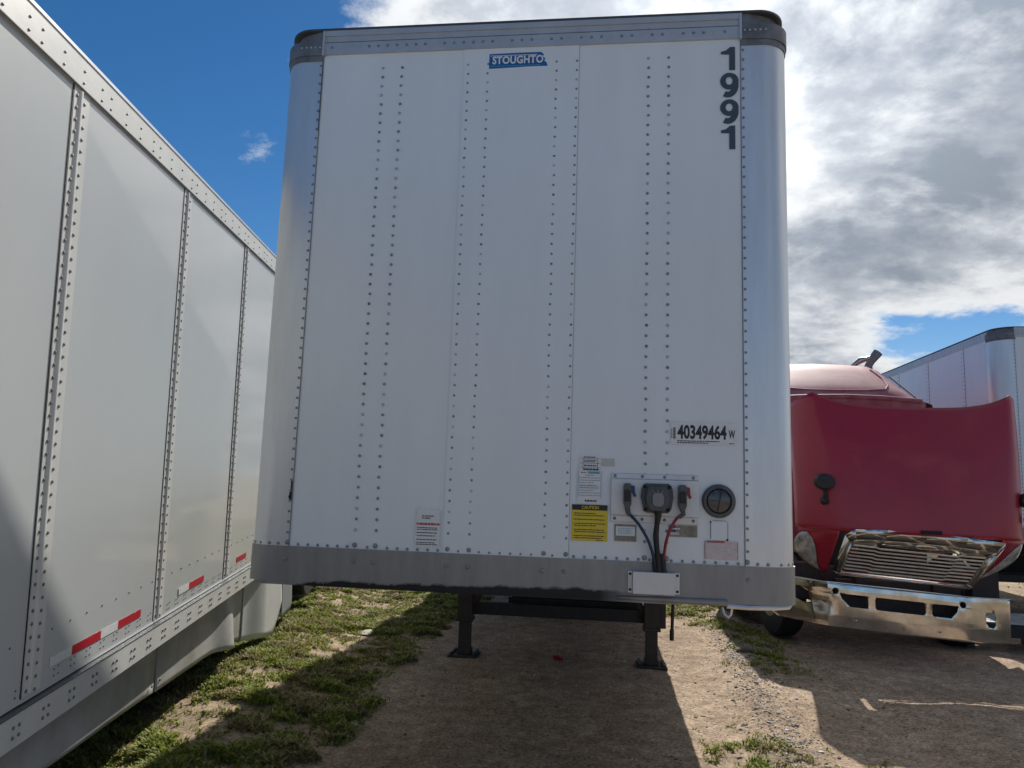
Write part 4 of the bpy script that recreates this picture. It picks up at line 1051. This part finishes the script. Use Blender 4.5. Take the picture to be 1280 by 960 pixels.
# cab
def cab_sec(y):
    """half section (x,z) list at y"""
    t = min(max((y-7.25)/1.05, 0), 1)**.8; zt_ = 3.06+.69*t
    s = [(1.17, 1.0), (1.22, 2.2), (1.235, 2.75), (1.20, 2.98), (1.12, 3.01+.16*t), (.98, 3.03+.46*t), (.86, 3.04+.60*t), (.70, 3.055+.66*t), (.35, zt_-.01*t), (0, zt_)]
    return s
mb = MB(); ys_ = [7.20, 7.25, 7.35, 7.5, 7.7, 7.95, 8.2, 8.5, 9.0, 9.9]
def densify(s, n=3):
    o = []
    for a, b in zip(s[:-1], s[1:]):
        for k in range(n): o.append((a[0]+(b[0]-a[0])*k/n, a[1]+(b[1]-a[1])*k/n))
    return o+[s[-1]]
CC = 3.68
P = []
for y in ys_:
    h = densify(cab_sec(y)); P.append([(CC+x, y, z) for x, z in h]+[(CC-x, y, z) for x, z in h[::-1][1:]])
mb.grid(P, m_redp2)
h = cab_sec(9.9); mb.add([(CC+x, 9.9, z) for x, z in h]+[(CC-x, 9.9, z) for x, z in h[::-1][1:]], [tuple(range(2*len(h)-1))], m_redp2)
# cowl and dash below the windscreen
mb.grid([[(CC-1.17, 6.95, 1.0), (CC+1.17, 6.95, 1.0)], [(CC-1.15, 6.95, 1.95), (CC+1.15, 6.95, 1.95)], [(CC-1.17, 7.2, 2.0), (CC+1.17, 7.2, 2.0)]], m_redp2)
cab = BK(mb, 'cab', smooth=True)
mb = MB(); mb.add([(CC-1.12, 6.96, 1.97), (CC+1.12, 6.96, 1.97), (CC+1.05, 7.22, 2.92), (CC-1.05, 7.22, 2.92)], [(0, 1, 2, 3)], m_wind); BK(mb, 'windshield', cab, solid=.008)
mb = MB(); mb.tube([(CC-1.15, 7.30, 2.98), (CC-1.0, 7.12, 3.02), (CC-.5, 7.02, 3.04), (CC, 7.0, 3.05), (CC+.5, 7.02, 3.04), (CC+1.0, 7.12, 3.02), (CC+1.15, 7.32, 2.98)], .035, m_redp2, 10)
mb.grid([[(CC+x, 7.02+.12*abs(x)**3, 2.86-.04*abs(x)) for x in (-1.1, -.7, -.3, 0, .3, .7, 1.1)], [(CC+x, 7.0+.12*abs(x)**3, 3.03-.03*abs(x)) for x in (-1.1, -.7, -.3, 0, .3, .7, 1.1)]], m_redp2)
mb.grid([[(CC+x, 7.04+.12*abs(x)**3, 3.05-.0*x) for x in (-1.1, -.7, -.3, 0, .3, .7, 1.1)], [(CC+x, 7.34, 3.10-.05*abs(x)) for x in (-1.1, -.7, -.3, 0, .3, .7, 1.1)]], m_redp2)
BK(mb, 'roof_brow', cab, smooth=True)
# pressed outline on the sloping roof
def roof_z(x, y):
    h = densify(cab_sec(y), 6); ax = abs(x-CC)
    for a, b in zip(h[:-1], h[1:]):
        if b[0] <= ax <= a[0] and a[1] > 2.9: return a[1]+(b[1]-a[1])*(a[0]-ax)/max(a[0]-b[0], 1e-6)
    return h[-1][1]
mb = MB(); pth = []
for x, y in [(-.70, 8.05), (-.76, 7.8), (-.76, 7.55), (-.68, 7.42), (-.4, 7.38), (0, 7.37), (.4, 7.38), (.68, 7.42), (.76, 7.55), (.76, 7.8), (.70, 8.05)]: pth.append((CC+x, y, roof_z(CC+x, y)+.004))
mb.tube(pth, .012, m_redp2, 8); BK(mb, 'roof_rib', cab, smooth=True)
mb = MB(); mb.bar((CC+1.20, 7.5, 3.04), (CC+.99, 8.1, 3.50), .03, .02, m_plast2); BK(mb, 'roof_trim', cab)
mb = MB(); mb.tube([(CC+.86, 8.6, 3.2), (CC+.86, 8.6, 3.74), (CC+.90, 8.6, 3.82), (CC+1.01, 8.6, 3.96)], [.06, .06, .062, .075], m_plast2, 16)
mb.tube([(CC+.60, 8.6, 3.72), (CC+.72, 8.55, 3.82), (CC+.86, 8.5, 3.86)], [.03, .05, .03], m_chromed, 12)
BK(mb, 'exhaust_tip', cab, smooth=True)

# ------------------------------------------------------------------ ribbed metal deck beside the truck
D = thing('metal_deck', (5.35, 6.25, 0), 'ribbed pale metal deck on a dark stand behind the chrome bumper', 'deck'); D.rotation_euler.z = R(-9)
mb = MB()
for k in range(6): mb.box(-.75, 1.0, -.33+.115*k, -.33+.115*k+.082, .30+.006*k, .325+.006*k, m_step)
mb.build('deck_boards', D)
mb = MB()
for x in (-.6, .15, .9): mb.box(x-.04, x+.04, -.30, .32, .0, .298, m_under)
mb.box(-.72, .98, -.345, -.325, .16, .31, m_under); mb.box(-.7, .96, .30, .32, .14, .25, m_under)
mb.build('stand', D)

# dry twigs lying in the weeds
for i, (x, y, a, l) in enumerate(((-1.78, 1.32, .5, .16), (-1.70, 1.25, .2, .13), (-1.95, 1.12, -.1, .30))):
    mb = MB(); p = [(l*(k/5-.5), .012*math.sin(k*2.1+i), .006*math.cos(k*1.7)) for k in range(6)]
    mb.tube(p, [.004, .0045, .004, .0035, .003, .0015], m_rock, 6); mb.tube([p[3], (p[3][0]+.03, p[3][1]+.03, .012)], [.003, .001], m_rock, 5)
    o = mb.build('dry_twig', smooth=True); o.location = (x, y, .045); o.rotation_euler.z = a
    tag(o, ('pale dry twig, the middle one of three in the shaded weeds', 'short pale dry twig, nearest the bare dirt of the three', 'longest pale dry twig, nearest the camera in the shaded weeds')[i], 'twig', 'dry twigs in the weeds')
